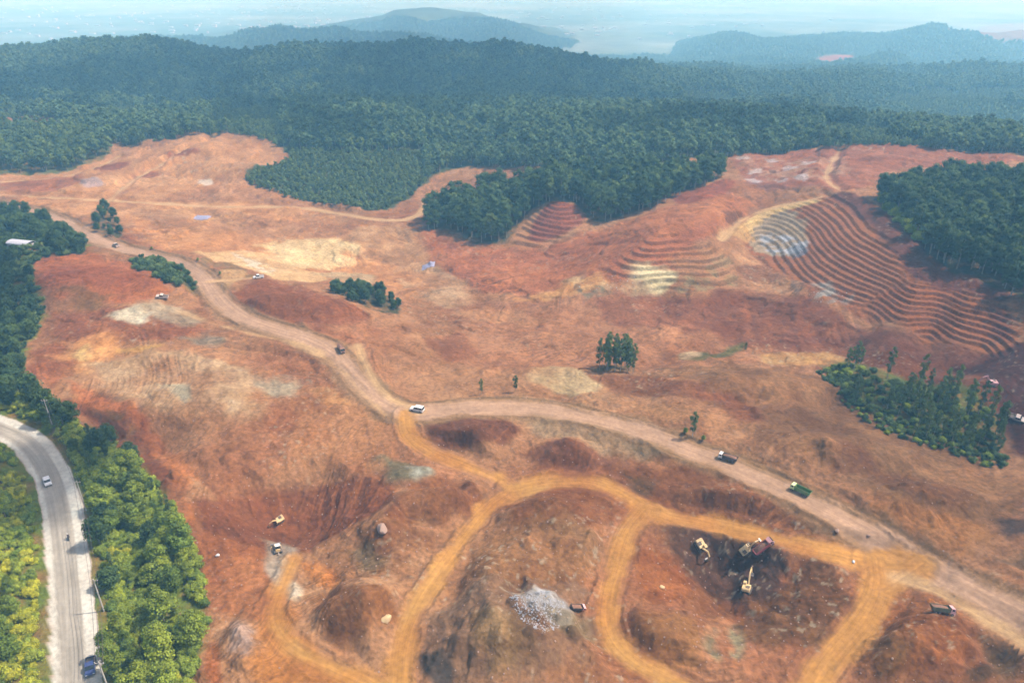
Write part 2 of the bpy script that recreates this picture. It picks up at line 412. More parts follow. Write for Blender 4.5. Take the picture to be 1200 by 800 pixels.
def carve(Z):
    for kind, L, w, sl, sr in ROADS:
        pad = w / 2 + max(sl, sr) + 8
        d, s, sd = seg_near(XG, YG, L, pad)
        sel = d < pad
        arc = np.concatenate([[0], np.cumsum(np.hypot(*np.diff(L[:, :2], axis=0).T))])
        zr = np.interp(s[sel], arc, L[:, 2])
        off = d[sel] * sd[sel]
        x, y = XG[sel], YG[sel]
        irr = 0 if kind == 'asphalt' else fbm(x, y, 13, 3, 70) * 1.3 + fbm(x, y, 3.5, 3, 71) * 0.6 - .55
        hw = w / 2 + irr
        hr = np.where(off < 0, hw + sr, hw + sl)
        e = np.abs(off) - hr
        blend = 1 - sstep(0.2, 5.0, e)
        zz = zr + fbm(x, y, 14, 2, 75) * 0.1 + BERM[kind] * np.exp(-((e - 0.9) / 0.7) ** 2) * (0.75 + 0.5 * fbm(x, y, 9, 2, 77))
        Z[sel] = Z[sel] * (1 - blend) + zz * blend
        k = {'haul_road': 1, 'orange': 2, 'asphalt': 3, 'track': 5}[kind]
        kk = KIND[sel]; ll = LANE[sel]
        on = (np.abs(off) < hw)
        kk[on] = k
        if kind == 'asphalt':
            e2 = e + .35 * fbm(x, y, 6, 2, 79); sh = ~on & (e2 < 0.15); kk[sh] = 4; q = SHO[sel]; SHO[sel] = np.maximum(q, 1 - sstep(-.35, .55, e2))
        wgt = 1 - sstep(-1.2, 0.6, np.abs(off) - hw)
        put = wgt > ll[:, 2] * 0.999
        ll[put] = np.stack([s[sel], off, wgt], -1)[put]
        KIND[sel] = kk; LANE[sel] = ll
    return Z
ZD = carve(detail(XG, YG, ZG.copy(), True))
ZFD = detail(XF, YFG, ZF.copy(), False) - 0.6 * sstep(YN[-4], YN[-12], YFG)
ZFD += (fbm(XF, YFG, 150, 3, 91) * 8 - 2 + fbm(XF, YFG, 60, 2, 92) * 4) * sstep(720, 860, YFG) * (1 - sstep(1500, 2000, YFG))
ZFD += fbm(XF, YFG, 120, 4, 90) * 6 * sstep(800, 1500, YFG) * sstep(-139, -120, ZFD)
GM = G                                     # outlines were measured on the smooth relief
# ------------------------------------------------------------------ vegetation outlines (picture-measured, laid on the ground)
VEG = {
 'left':  [(-260,236),(-60,238),(10,242),(52,250),(88,282),(112,294),(60,300),(38,308),(34,322),(58,372),(28,402),(26,440),(62,478),(84,492),(112,512),(142,530),(172,552),(210,605),(234,656),(244,735),(226,800),(215,860),(180,960),(-320,960),(-320,500)],
 'bank':  [(150,306),(172,301),(212,312),(228,326),(236,345),(214,338),(186,328),(164,320)],
 'notch': [(384,338),(410,336),(440,342),(468,352),(470,366),(440,362),(405,352)],
 'clump': [(696,440),(704,428),(742,428),(746,441)],
 'copse': [(962,436),(990,426),(1040,440),(1100,458),(1150,478),(1172,500),(1168,520),(1180,546),(1120,526),(1060,508),(1015,482),(985,456)],
 'verge': [(106,268),(112,248),(128,242),(136,254),(146,280),(128,278)],
 'wood':  [(-300,150),(0,150),(60,152),(100,160),(138,178),(112,192),(70,203),(0,203),(-300,206)],
 'ridge': [(-900,140),(0,138),(60,138),(138,176),(190,164),(226,160),(252,158),(300,160),(345,182),(330,196),(285,208),(296,218),(400,244),(442,248),(474,236),(492,220),(510,204),(530,196),(560,194),(600,199),(700,202),(850,186),(860,181),(980,173),(1080,174),(1200,182),(1700,196),(1700,120),(1200,150),(900,110),(600,90),(300,85),(0,85),(-900,90)],
 'stand': [(498,270),(508,254),(545,236),(600,224),(700,215),(800,210),(846,202),(850,209),(800,228),(770,240),(735,252),(702,262),(690,258),(678,240),(655,236),(632,242),(612,256),(600,280),(576,287),(550,284),(530,268)],
 'rightwood': [(1026,238),(1034,228),(1060,222),(1120,217),(1200,217),(1500,228),(1600,460),(1330,400),(1230,372),(1195,352),(1160,334),(1120,318),(1080,292),(1052,262)],
}
BASE = alb(184,124,94)
CN = np.empty(XG.shape + (3,)); CN[:] = BASE
big = fbm(XG, YG, 55, 4, 101); med = fbm(XG, YG, 16, 4, 102); fin = fbm(XG, YG, 4.2, 3, 103)
def blend(mask, col): 
    global CN
    CN += mask[..., None] * (col - CN)
blend(np.clip(0.5 + big * 0.8, 0, 1) * 0.55, alb(196,142,112))
blend(np.clip(-0.1 - big * 0.9 + med * .4, 0, 1) * 0.7, alb(160,92,66))
def P(poly, rgb, f=3.0, warp=3.0, op=1.0, sc=10, gate=None, sm=2):
    m = poly_mask(XG, YG, poly, f * .55, warp * .9, sc, len(rgb) + int(poly[0][0]) % 13, sm) * op
    if gate is not None: m = m * np.clip(gate, 0, 1)
    blend(m, alb(*rgb))
def S(line, rgb, w, op=1.0, warp=0.8, f=None, gate=None):
    f = w * 0.5 if f is None else f
    L = smooth_line(GP(line), 2); pad = w + f + 3 * warp + 1
    sel = (XG > L[:, 0].min() - pad) & (XG < L[:, 0].max() + pad) & (YG > L[:, 1].min() - pad) & (YG < L[:, 1].max() + pad)
    x, y = XG[sel], YG[sel]
    d, _, _ = seg_dist(x + warp * fbm(x, y, 6, 3, 4), y + warp * fbm(x, y, 6, 3, 8), L)
    m = np.zeros(XG.shape); m[sel] = (1 - sstep(w / 2 - f / 2, w / 2 + f / 2, d)) * op
    if gate is not None: m = m * np.clip(gate, 0, 1)
    blend(m, alb(*rgb))
g_hi, g_lo, g_f = np.clip(.55 + med, 0, 1), np.clip(.5 - med, 0, 1), np.clip(.5 + fin * 1.2, 0, 1)
# broad soils
P([(0,205),(140,180),(250,162),(345,182),(285,210),(400,245),(300,262),(100,262),(0,236)], (216,152,114), 8, 6)
P([(150,262),(300,250),(440,262),(520,300),(500,345),(400,330),(300,312),(180,292)], (214,146,106), 8, 6)
P([(480,262),(560,290),(640,292),(720,270),(800,250),(860,230),(850,290),(720,345),(600,350),(520,320)], (186,110,80), 8, 5)
P([(520,350),(640,345),(760,350),(900,360),(900,420),(760,440),(600,450),(510,420)], (186,124,96), 8, 8)
P([(740,345),(900,345),(1020,385),(1180,425),(1200,500),(1100,470),(960,430),(820,400)], (150,88,64), 8, 6)
P([(760,430),(960,440),(1100,520),(1200,560),(1200,640),(1000,580),(860,500)], (158,108,78), 6, 6)
P([(1100,432),(1200,392),(1300,420),(1300,560),(1190,548),(1172,500),(1168,470)], (92,48,46), 4, 3)
P([(880,405),(1010,410),(1110,440),(1160,420),(1090,400),(1000,392)], (132,74,58), 5, 3, .8)
P([(860,180),(990,172),(1200,182),(1200,196),(1040,196),(1020,225),(960,225),(870,215)], (176,106,84), 5, 4)
P([(860,210),(900,206),(960,214),(950,228),(890,224)], (150,110,112), 4, 3, .7, gate=g_hi)
P([(865,182),(930,186),(1000,190),(990,216),(900,212),(860,200)], (188,140,120), 3, 4, .7, 7, gate=g_f)
for q in ((868,186),(884,202),(905,190),(925,200),(945,196),(884,214),(940,212),(915,214)):
    x, y = q; P([(x-9,y),(x,y-3),(x+9,y-1),(x+6,y+3),(x-6,y+3)], (205,190,188), 2, 2, .55, 5)
# upper left clearing
P([(0,214),(60,206),(110,212),(60,226),(0,228)], (178,104,76), 4, 3, .8)
P([(110,200),(150,192),(155,200),(120,206)], (162,88,62), 3, 2, .9)
P([(195,184),(235,180),(240,186),(205,192)], (160,86,60), 3, 2, .9)
P([(155,208),(185,204),(190,212),(160,214)], (168,94,66), 3, 2, .9)
P([(190,235),(290,205),(340,215),(420,246),(330,240),(250,238)], (196,134,104), 5, 5, .9)
P([(95,216),(115,214),(122,222),(100,224)], (190,160,160), 2, 2, .8)
P([(232,216),(248,214),(250,222),(236,224)], (235,220,205), 2, 2, .7)
P([(160,250),(250,244),(330,262),(420,275),(400,290),(300,282),(190,275)], (168,116,90), 5, 5, .7, gate=g_hi)
P([(300,285),(360,276),(425,288),(395,312),(335,314)], (244,204,160), 6, 5, .9)
P([(225,298),(300,292),(345,310),(395,326),(350,332),(290,318)], (240,192,150), 4, 3, .9)
P([(270,296),(300,302),(330,320),(310,322),(285,312)], (240,226,205), 2.5, 2, .7, gate=g_f)
P([(340,262),(430,262),(400,282),(350,280)], (190,128,98), 4, 4, .8)
P([(400,270),(470,262),(500,290),(480,310),(420,300)], (200,146,114), 6, 5, .85)
P([(470,300),(560,330),(560,370),(480,350)], (204,162,134), 6, 6, .9, gate=g_hi + .25)
P([(60,262),(130,292),(200,306),(236,326),(240,350),(205,336),(150,310),(95,292)], (128,112,76), 3, 3, .75, gate=g_hi)
P([(40,300),(100,285),(160,300),(120,312),(60,312)], (118,96,72), 3, 3, .6, gate=g_hi)
P([(225,300),(262,306),(300,326),(350,336),(290,330),(240,312)], (120,100,68), 1.5, 1.5, .6, gate=g_f)
P([(360,318),(430,310),(450,335),(400,332)], (206,172,140), 4, 4, .8)
P([(600,350),(660,338),(700,320),(720,330),(700,345),(640,352)], (240,172,120), 5, 4, .9)
P([(655,335),(700,318),(740,312),(800,325),(780,345),(700,350)], (238,218,180), 4, 4, .95, gate=g_hi)
P([(670,340),(690,335),(720,345),(700,352),(680,352)], (128,118,98), 2.5, 2, .8, gate=g_f)
P([(740,325),(860,330),(870,342),(760,345)], (168,150,118), 3, 3, .7, gate=g_f)
P([(560,315),(640,310),(700,300),(720,320),(640,335),(580,335)], (188,112,78), 4, 3, .9)
P([(700,270),(790,245),(860,225),(880,240),(860,262),(800,275),(740,295)], (192,118,84), 4, 4, .9)
P([(640,240),(690,250),(690,260),(650,285),(610,285)], (152,78,64), 3, 2, .9)
P([(780,236),(850,212),(870,222),(800,248)], (166,84,66), 3, 3, .8)
P([(845,252),(870,248),(868,260),(850,262)], (120,72,52), 2, 2, .8)
# the big terraced cut
P([(860,265),(890,245),(925,238),(990,226),(1060,270),(1190,360),(1190,420),(1070,392),(960,356),(905,322)], (164,100,72), 3, 2)
P([(880,262),(905,245),(930,240),(950,270),(945,300),(905,302),(870,282)], (172,150,130), 3, 3, .9)
P([(885,275),(920,270),(948,285),(940,302),(900,300)], (186,188,192), 3, 3, .9, gate=g_f)
P([(925,290),(945,286),(948,300),(930,302)], (120,124,134), 2, 2, .8)
P([(945,340),(975,335),(1005,345),(1000,358),(960,360)], (170,160,152), 3, 3, .9, gate=g_f)
P([(920,335),(940,330),(945,345),(930,350)], (100,84,80), 2, 2, .8, gate=g_f)
P([(970,232),(1000,226),(1055,262),(1062,290),(1090,330),(1060,322),(1040,285),(1010,255)], (108,58,54), 3, 3, .9)
P([(1040,275),(1090,290),(1180,345),(1190,365),(1120,345),(1060,320)], (126,70,62), 3, 3, .9)
P([(1160,360),(1192,360),(1190,410),(1165,400)], (128,68,56), 2, 2, .7)
P([(1020,350),(1080,335),(1150,350),(1180,400),(1120,398),(1040,375)], (172,100,68), 3, 2, .7)
P([(862,272),(880,252),(910,240),(965,232),(958,240),(900,252),(885,268),(870,284)], (224,184,136), 2.5, 2, .95)
P([(840,270),(870,262),(890,285),(860,285)], (206,156,110), 3, 3, .8)
P([(825,300),(860,305),(870,340),(810,340)], (150,128,98), 3, 3, .6, gate=g_f)
P([(860,318),(900,310),(925,325),(905,335),(870,335)], (150,92,70), 3, 3, .7)
# the basin
P([(530,370),(590,360),(660,372),(640,380),(560,384)], (206,146,114), 5, 5, .8)
P([(500,400),(540,385),(560,420),(520,430)], (160,96,70), 4, 4, .8)
P([(690,352),(830,350),(900,375),(780,395),(700,380)], (160,96,72), 5, 5, .9)
P([(885,418),(930,414),(990,420),(1000,432),(960,430),(900,432)], (206,150,104), 2.5, 2, .95)
P([(800,420),(850,412),(880,404),(870,416),(820,426)], (112,112,66), 3, 3, .85)
P([(800,418),(820,414),(828,420),(806,424)], (226,190,160), 2, 2, .8)
P([(690,444),(760,442),(820,450),(860,465),(800,470),(720,462)], (142,84,58), 4, 4, .85)
P([(820,455),(880,470),(890,500),(840,490)], (150,88,64), 5, 4, .8)
P([(625,440),(690,440),(720,462),(660,462),(600,452)], (196,164,130), 4, 4, .85, gate=g_hi)
P([(740,470),(810,478),(830,500),(760,492)], (196,140,104), 4, 3, .7)
P([(1000,562),(1060,560),(1120,575),(1140,600),(1060,592)], (138,86,58), 4, 3, .85)
P([(950,530),(1000,535),(1030,560),(980,560)], (140,84,60), 3, 3, .7, gate=g_hi)
P([(1060,545),(1130,545),(1200,580),(1200,600),(1100,580)], (200,140,104), 4, 4, .7)
P([(1000,590),(1090,600),(1180,625),(1180,650),(1090,640)], (196,128,80), 4, 4, .8)
P([(1160,618),(1230,610),(1230,640),(1180,640)], (84,62,56), 3, 3, .9)
P([(1165,650),(1240,655),(1240,670),(1180,665)], (112,84,68), 3, 3, .8)
# left half
P([(36,308),(110,296),(190,322),(215,350),(150,362),(60,360)], (186,108,72), 4, 4)
P([(45,322),(110,312),(200,340),(140,352),(60,345)], (172,94,62), 4, 4, .8)
P([(70,345),(140,350),(130,362),(80,365)], (140,100,64), 4, 4, .7)
P([(60,370),(170,360),(230,375),(240,395),(140,402),(80,400)], (168,98,70), 4, 4, .9)
P([(130,372),(165,364),(186,376),(170,384),(145,380)], (236,216,190), 3, 3, .95)
P([(150,362),(200,352),(240,372),(230,384),(190,378)], (192,168,144), 4, 4, .8)
P([(200,398),(250,392),(270,402),(230,410)], (166,150,132), 4, 3, .8)
P([(270,345),(310,328),(345,334),(420,362),(400,382),(330,378),(290,368)], (152,86,58), 3, 3, .95)
P([(290,336),(320,326),(400,355),(440,372),(420,380),(360,360)], (158,90,60), 3, 3, .9)
P([(258,320),(296,320),(270,338),(256,338)], (208,158,120), 3, 1, .95)
P([(30,410),(75,395),(90,430),(60,465),(35,440)], (172,100,70), 4, 3, .9)
P([(70,400),(110,388),(140,410),(110,440),(75,435)], (238,164,112), 6, 5, .9)
P([(88,410),(105,404),(108,422),(92,428)], (248,206,150), 4, 4, .8)
P([(140,408),(200,404),(190,414),(150,414)], (238,182,112), 4, 3, .8)
P([(100,430),(180,415),(300,430),(320,480),(220,500),(140,480)], (206,164,134), 6, 6, .9, gate=g_hi + .25)
P([(190,455),(220,458),(230,478),(205,478)], (200,190,166), 3, 3, .8)
P([(300,440),(345,445),(330,475),(300,470)], (176,160,138), 4, 4, .75)
P([(62,475),(110,465),(180,510),(205,560),(195,590),(150,545),(100,500)], (138,78,56), 4, 3, .95)
P([(110,478),(150,500),(180,520),(150,530),(120,505)], (118,92,62), 3, 3, .6, gate=g_f)
P([(70,450),(110,456),(180,505),(200,540),(178,520),(100,475)], (192,112,76), 3, 3, .9)
P([(180,520),(215,530),(240,580),(230,620),(205,570)], (206,128,84), 3, 3, .85)
P([(218,560),(246,580),(250,590),(226,590)], (226,170,136), 2, 2, .8)
P([(230,590),(300,560),(420,548),(475,578),(440,610),(350,645),(290,650),(240,640)], (146,84,58), 3, 3, .95)
P([(300,562),(420,552),(470,576),(400,600),(320,600)], (170,98,66), 4, 3, .7)
P([(340,470),(420,462),(470,500),(460,545),(380,545),(330,520)], (192,130,96), 5, 5, .8)
P([(360,455),(400,452),(420,470),(380,475)], (224,158,112), 3, 3, .8)
P([(415,460),(450,480),(455,495),(435,488)], (92,52,40), 1.5, 1.2, .85)
P([(440,540),(480,542),(510,560),(490,575),(455,565)], (128,116,92), 3, 3, .9)
P([(470,556),(510,556),(500,572),(478,574)], (172,164,148), 2, 2, .7, gate=g_f)
P([(475,575),(540,562),(570,575),(555,605),(500,620),(450,612)], (156,96,66), 3, 3, .9)
P([(225,640),(260,620),(320,650),(330,700),(300,740),(250,720),(232,680)], (182,112,76), 3, 3, .9)
P([(303,615),(348,612),(352,660),(330,692),(310,660)], (176,154,138), 2.5, 2, .9)
P([(330,680),(352,680),(345,702),(332,702)], (206,182,160), 2, 1.5, .8)
P([(300,715),(345,720),(370,770),(440,800),(440,830),(310,830),(300,760)], (198,124,62), 4, 3, .8)
P([(345,655),(385,655),(400,690),(360,690)], (206,126,66), 3, 2, .8)
P([(270,735),(300,730),(300,780),(278,785)], (184,150,140), 2.5, 2.5, .7, gate=g_f)
P([(420,640),(470,600),(520,640),(480,680),(420,680)], (160,104,76), 4, 4, .8)
P([(412,650),(450,640),(440,670),(415,675)], (132,112,88), 3, 3, .7)
P([(360,705),(430,690),(480,715),(460,745),(380,755)], (146,90,56), 3, 3, .9)
P([(236,750),(262,750),(262,810),(236,810)], (178,104,66), 2, 2, .9)
# centre and right foreground
P([(495,490),(550,486),(608,496),(606,520),(560,528),(510,520)], (132,78,58), 2.5, 1.5, 1)
P([(535,492),(545,492),(560,528),(548,528)], (134,78,56), 2, 1, .6)
P([(612,535),(640,520),(690,525),(720,542),(690,552),(640,548)], (134,80,60), 2.5, 2, .95)
P([(620,480),(700,492),(800,535),(760,545),(680,520),(620,510)], (176,140,114), 4, 3, .85)
P([(700,500),(780,522),(840,552),(800,545),(720,520)], (140,116,92), 2.5, 2, .6)
P([(720,550),(800,545),(880,560),(990,620),(1000,640),(900,622),(800,606),(740,575)], (150,92,62), 3, 2.5, .95)
P([(735,548),(775,555),(770,580),(745,575)], (120,88,66), 2.5, 2, .8)
P([(590,595),(640,575),(700,575),(740,598),(700,622),(640,632),(600,620)], (154,94,62), 3, 3, .9)
P([(560,632),(640,620),(710,630),(700,690),(620,700),(540,700)], (168,116,84), 4, 4, .85)
P([(530,700),(590,684),(690,694),(702,740),(680,810),(490,810),(505,740)], (160,120,100), 4, 5, .9)
P([(600,700),(632,690),(668,705),(665,740),(630,748),(605,725)], (176,172,168), 2.5, 2.5, .85)
P([(610,705),(640,695),(662,712),(640,742),(615,728)], (214,216,216), 2, 2, .8, 5, gate=g_f)
P([(500,765),(530,760),(545,790),(525,805),(502,795)], (74,66,62), 2, 2, .9)
P([(550,725),(600,745),(630,800),(580,800),(545,760)], (164,124,88), 3, 3, .7)
P([(590,745),(620,750),(645,790),(625,800)], (140,104,80), 3, 2.5, .8)
P([(640,735),(690,720),(700,760),(660,770)], (148,124,96), 3, 3, .7)
P([(775,622),(860,622),(930,640),(925,690),(890,705),(840,690),(800,660)], (112,74,62), 2.5, 2, .97)
P([(800,622),(880,628),(918,650),(915,692),(870,695),(850,665)], (96,66,60), 2.5, 2, .9)
P([(740,640),(790,645),(820,680),(790,710),(745,700)], (162,94,54), 3, 2, .9)
P([(735,720),(800,715),(830,780),(780,775),(740,750)], (170,112,72), 3, 3, .9)
P([(870,700),(930,650),(1000,670),(1005,720),(960,750),(900,770),(860,740)], (126,82,54), 3, 3, .95)
P([(825,735),(860,730),(865,760),(850,790),(825,785)], (148,136,108), 3, 2.5, .8, gate=g_f)
P([(800,680),(840,690),(880,720),(850,735),(800,715)], (152,96,62), 3, 3, .7)
P([(1045,690),(1130,720),(1160,770),(1100,800),(1000,800),(1020,740)], (164,100,60), 3, 3, .85)
P([(1090,730),(1140,728),(1140,748),(1100,752)], (138,82,54), 2, 2, .8)
P([(1030,770),(1060,765),(1055,800),(1020,800)], (132,88,52), 2, 2, .8)
P([(1130,776),(1165,775),(1160,800),(1130,800)], (100,72,50), 2, 2, .9)
P([(1140,745),(1190,760),(1200,800),(1165,790)], (118,92,70), 3, 2.5, .8)
# blade marks, tyre marks, rain streaks, wear, and painted shading on the terrace benches
for (ax, ay), poly, dep in FANS:
    a_ = G(ax, ay); m = poly_mask(XG, YG, poly, 2.5, 2, 9, 50); rl = rill(np.arctan2(YG - a_.y, XG - a_.x), np.hypot(XG - a_.x, YG - a_.y))
    blend(m * np.clip(rl * 1.1, 0, 1) * .6, alb(186,112,80)); blend(m * np.clip(-rl * 1.1, 0, 1) * .4, alb(122,70,54))
mine = 1 - np.maximum.reduce([poly_mask(XG, YG, VEG[k], 1.6, 1.6, 6, 40, 1) for k in VEG])
t1, t2, w1, w2 = streaks(XG, YG); w1 = w1 * mine * (1 - TMASK[0]); w2 = w2 * mine * (1 - TMASK[0])
CN *= (1 + .62 * t1 * w1 + .55 * t2 * w2)[..., None]
ph = np.sin(2 * np.pi * (ZD / 1.6 + fbm(XG, YG, 34, 3, 111) * 2.6))
for sc_, sd_, th_, k_, op_ in ((17, 171, .16, (1.20, 1.28, 1.36), .42), (7, 172, .22, (1.18, 1.24, 1.3), .4), (15, 173, .18, (.74, .68, .64), .42), (6, 174, .24, (.70, .64, .60), .42), (30, 175, .22, (1.10, 1.16, 1.22), .8), (26, 176, .26, (.86, .80, .74), .8)):
    q = sstep(th_, th_ + .07, fbm(XG, YG, sc_, 5, sd_, .58)) * op_ * mine * (1 - .7 * TMASK[0]); CN *= 1 + q[..., None] * (np.array(k_) - 1)
CN *= (1 + .22 * np.clip(HEAPM, 0, 1) * fbm(XG, YG, 9, 2, 114))[..., None]
CN *= (1 - .20 * np.clip(RISER, 0, 1) + .16 * np.clip(TMASK[0] - RISER, 0, 1))[..., None]  # bench shading put into the colour: risers darkened, treads lightened
CN *= (1 + 0.09 * med + 0.06 * fin + 0.05 * fbm(XG, YG, 1.8, 2, 104))[..., None]
spk = np.clip(fbm(XG, YG, 1.3, 2, 105) - .7, 0, 1) * 1.6 * np.clip(fbm(XG, YG, 30, 2, 106) + .1, 0, 1)
blend(np.clip(spk, 0, .5), alb(206,186,164))
# roads: margins first, then the beaten surface
for kind, L, w, sl, sr in ROADS:
    if kind == 'haul_road':
        d, s, sd = seg_near(XG, YG, L, 14)
        m = (1 - sstep(5, 8.5, d + fbm(XG, YG, 9, 2, 120) * 1.5)); blend(m * .8, alb(178,138,110))
        e = np.abs(d - 6.0); blend((1 - sstep(0.3, 1.1, e)) * .55 * (sd > 0), alb(122,90,68)); blend((1 - sstep(0.2, .9, np.abs(d - 5.1))) * .4 * (sd < 0), alb(128,88,64))
RC = {1: (212,167,146), 2: (224,158,92), 5: (228,182,144)}
lw = np.clip(LANE[..., 2], 0, 1)
kr = KIND.copy()
for k, rgb in RC.items():
    m = np.zeros(XG.shape)
    for kind, L, w, sl, sr in ROADS:
        if {'haul_road': 1, 'orange': 2, 'track': 5}.get(kind) != k: continue
        d, s, sd = seg_near(XG, YG, L, w)
        m = np.maximum(m, 1 - sstep(w / 2 - 2.2, w / 2 + .9, d + fbm(XG, YG, 8, 4, 121) * 1.5 + .3))
    c = alb(*rgb) * (1 + .10 * fbm(XG, YG, 14, 3, 122) + .05 * fin)[..., None]
    if k == 2:
        f1_, f2_ = np.clip(fbm(XG, YG, 17, 3, 123) * 1.2, 0, 1)[..., None], np.clip(fbm(XG, YG, 12, 3, 124) * 1.2, 0, 1)[..., None]
        c = c + f1_ * .6 * (alb(226,172,112) - c); c = c + f2_ * .55 * (alb(188,116,64) - c)
    CN = CN + (m * (.93 if k != 5 else .88))[..., None] * (c - CN)
blend(SHO * (0.88 + 0.1 * fin), alb(252,246,232))
ka, L, w, sl, sr = ROADS[-1]
d, s, sd = seg_near(XG, YG, L, 12)
m = (1 - sstep(2.25, 2.85, d)); blend(m, alb(206,193,180)); blend(m * np.exp(-((d - 1.3) / .5) ** 2) * .25, alb(152,142,136))
e = (d > 3.0) & (d < 7.5); blend(e * (KIND == 0) * .5 * np.clip(.5 + med, 0, 1), alb(168,120,90))
# ground under plants
VM = np.zeros(XG.shape); VMASK = {}
for k, poly in VEG.items():
    VMASK[k] = poly_mask(XG, YG, poly, 1.6, 1.6, 6, 40 + len(k), 1)
    soil = {'left': (112,136,56), 'wood': (84,104,60), 'copse': (112,130,66), 'clump': (120,104,72), 'ridge': (70,86,58)}.get(k, (66,74,52))
    blend(VMASK[k] * (.95 if k == 'ridge' else .9) * (KIND == 0) * (np.clip(.82 + fin * .5, 0, 1) if k != 'ridge' else 1), alb(*soil))
    VM = np.maximum(VM, VMASK[k])
CN = np.clip(CN, .004, .85)

# far ground colours: forest floor, pale fields and bare patches
CF = np.empty(XF.shape + (3,)); CF[:] = alb(66,84,56)
n1, n2 = fbm(XF, YFG, 180, 4, 131), fbm(XF, YFG, 60, 4, 132)
CF += (np.clip(.1 + n1, 0, 1) * .6)[..., None] * (alb(120,138,84) - CF)
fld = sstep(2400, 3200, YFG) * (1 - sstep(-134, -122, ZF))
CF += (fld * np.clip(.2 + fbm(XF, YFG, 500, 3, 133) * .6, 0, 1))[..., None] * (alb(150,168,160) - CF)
for poly, rgb, f in (([(955,70),(975,64),(1003,62),(1000,74),(970,78)], (176,100,82), 12), ([(1105,36),(1150,27),(1260,28),(1260,42),(1160,48)], (150,118,104), 30),
                     ([(960,118),(1040,108),(1200,115),(1400,120),(1400,165),(1200,168),(1080,165),(960,150)], (100,126,84), 20), ([(805,118),(830,112),(850,122),(820,128)], (140,170,90), 14)):
    m = poly_mask(XF, YFG, poly, f, f * .5, 60, 5); CF += m[..., None] * (alb(*rgb) - CF)
vr = poly_mask(XF, YFG, VEG['ridge'], 1.6, 1.6, 6, 45, 1)
fz = 1 - sstep(640, 760, YFG)                    # rows shared with the near sheet
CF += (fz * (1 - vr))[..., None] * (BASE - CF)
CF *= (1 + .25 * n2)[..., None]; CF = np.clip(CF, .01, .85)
print('paint', round(time.time() - T0, 1))
# ------------------------------------------------------------------ materials
def new_mat(name):
    m = bpy.data.materials.new(name); m.use_nodes = True
    nt = m.node_tree; return m, nt, nt.nodes['Principled BSDF']
def N(nt, t, **kw):
    n = nt.nodes.new(t)
    for k, v in kw.items():
        if k in n.inputs.keys() if hasattr(n.inputs, 'keys') else False: n.inputs[k].default_value = v
        else: setattr(n, k, v)
    return n
def soil_material(name, rough, bump, lane=False, fine=1.0):
    m, nt, b = new_mat(name); lk = nt.links.new
    at = nt.nodes.new('ShaderNodeAttribute'); at.attribute_name = 'soil_colour'
    geo = nt.nodes.new('ShaderNodeNewGeometry')
    def noise(scale, detail, vec=None, rough_=.6):
        n = nt.nodes.new('ShaderNodeTexNoise'); n.inputs['Scale'].default_value = scale; n.inputs['Detail'].default_value = detail; n.inputs['Roughness'].default_value = rough_
        lk(vec if vec is not None else geo.outputs['Position'], n.inputs['Vector']); return n
    def ramp(src, lo, hi, vlo, vhi):
        r = nt.nodes.new('ShaderNodeMapRange'); lk(src, r.inputs['Value'])
        for i, v in zip(('From Min', 'From Max', 'To Min', 'To Max'), (lo, hi, vlo, vhi)): r.inputs[i].default_value = v
        return r.outputs['Result']
    n1, n2 = noise(0.9, 5), noise(0.22, 5)
    def mul(col, fac):
        v = nt.nodes.new('ShaderNodeVectorMath'); v.operation = 'SCALE'; lk(col, v.inputs[0]); lk(fac, v.inputs['Scale']); return v.outputs[0]
    c = mul(at.outputs['Color'], ramp(n1.outputs['Fac'], .35, .65, 1 - .24 * fine, 1 + .24 * fine))
    c = mul(c, ramp(n2.outputs['Fac'], .3, .7, .9, 1.1))
    h = n1.outputs['Fac']
    if lane:
        la = nt.nodes.new('ShaderNodeAttribute'); la.attribute_name = 'lane'
        mp = nt.nodes.new('ShaderNodeVectorMath'); mp.operation = 'MULTIPLY'; mp.inputs[1].default_value = (0.035, 1.1, 0); lk(la.outputs['Vector'], mp.inputs[0])
        rut = noise(1.0, 4, mp.outputs[0], .65)
        c = mul(c, ramp(rut.outputs['Fac'], .3, .72, .76, 1.24))
    lk(c, b.inputs['Base Color'])
    b.inputs['Roughness'].default_value = rough
    b.inputs['Specular IOR Level'].default_value = 0.15
    bp = nt.nodes.new('ShaderNodeBump'); bp.inputs['Strength'].default_value = bump; bp.inputs['Distance'].default_value = 0.5
    lk(h, bp.inputs['Height']); lk(bp.outputs[0], b.inputs['Normal'])
    return m
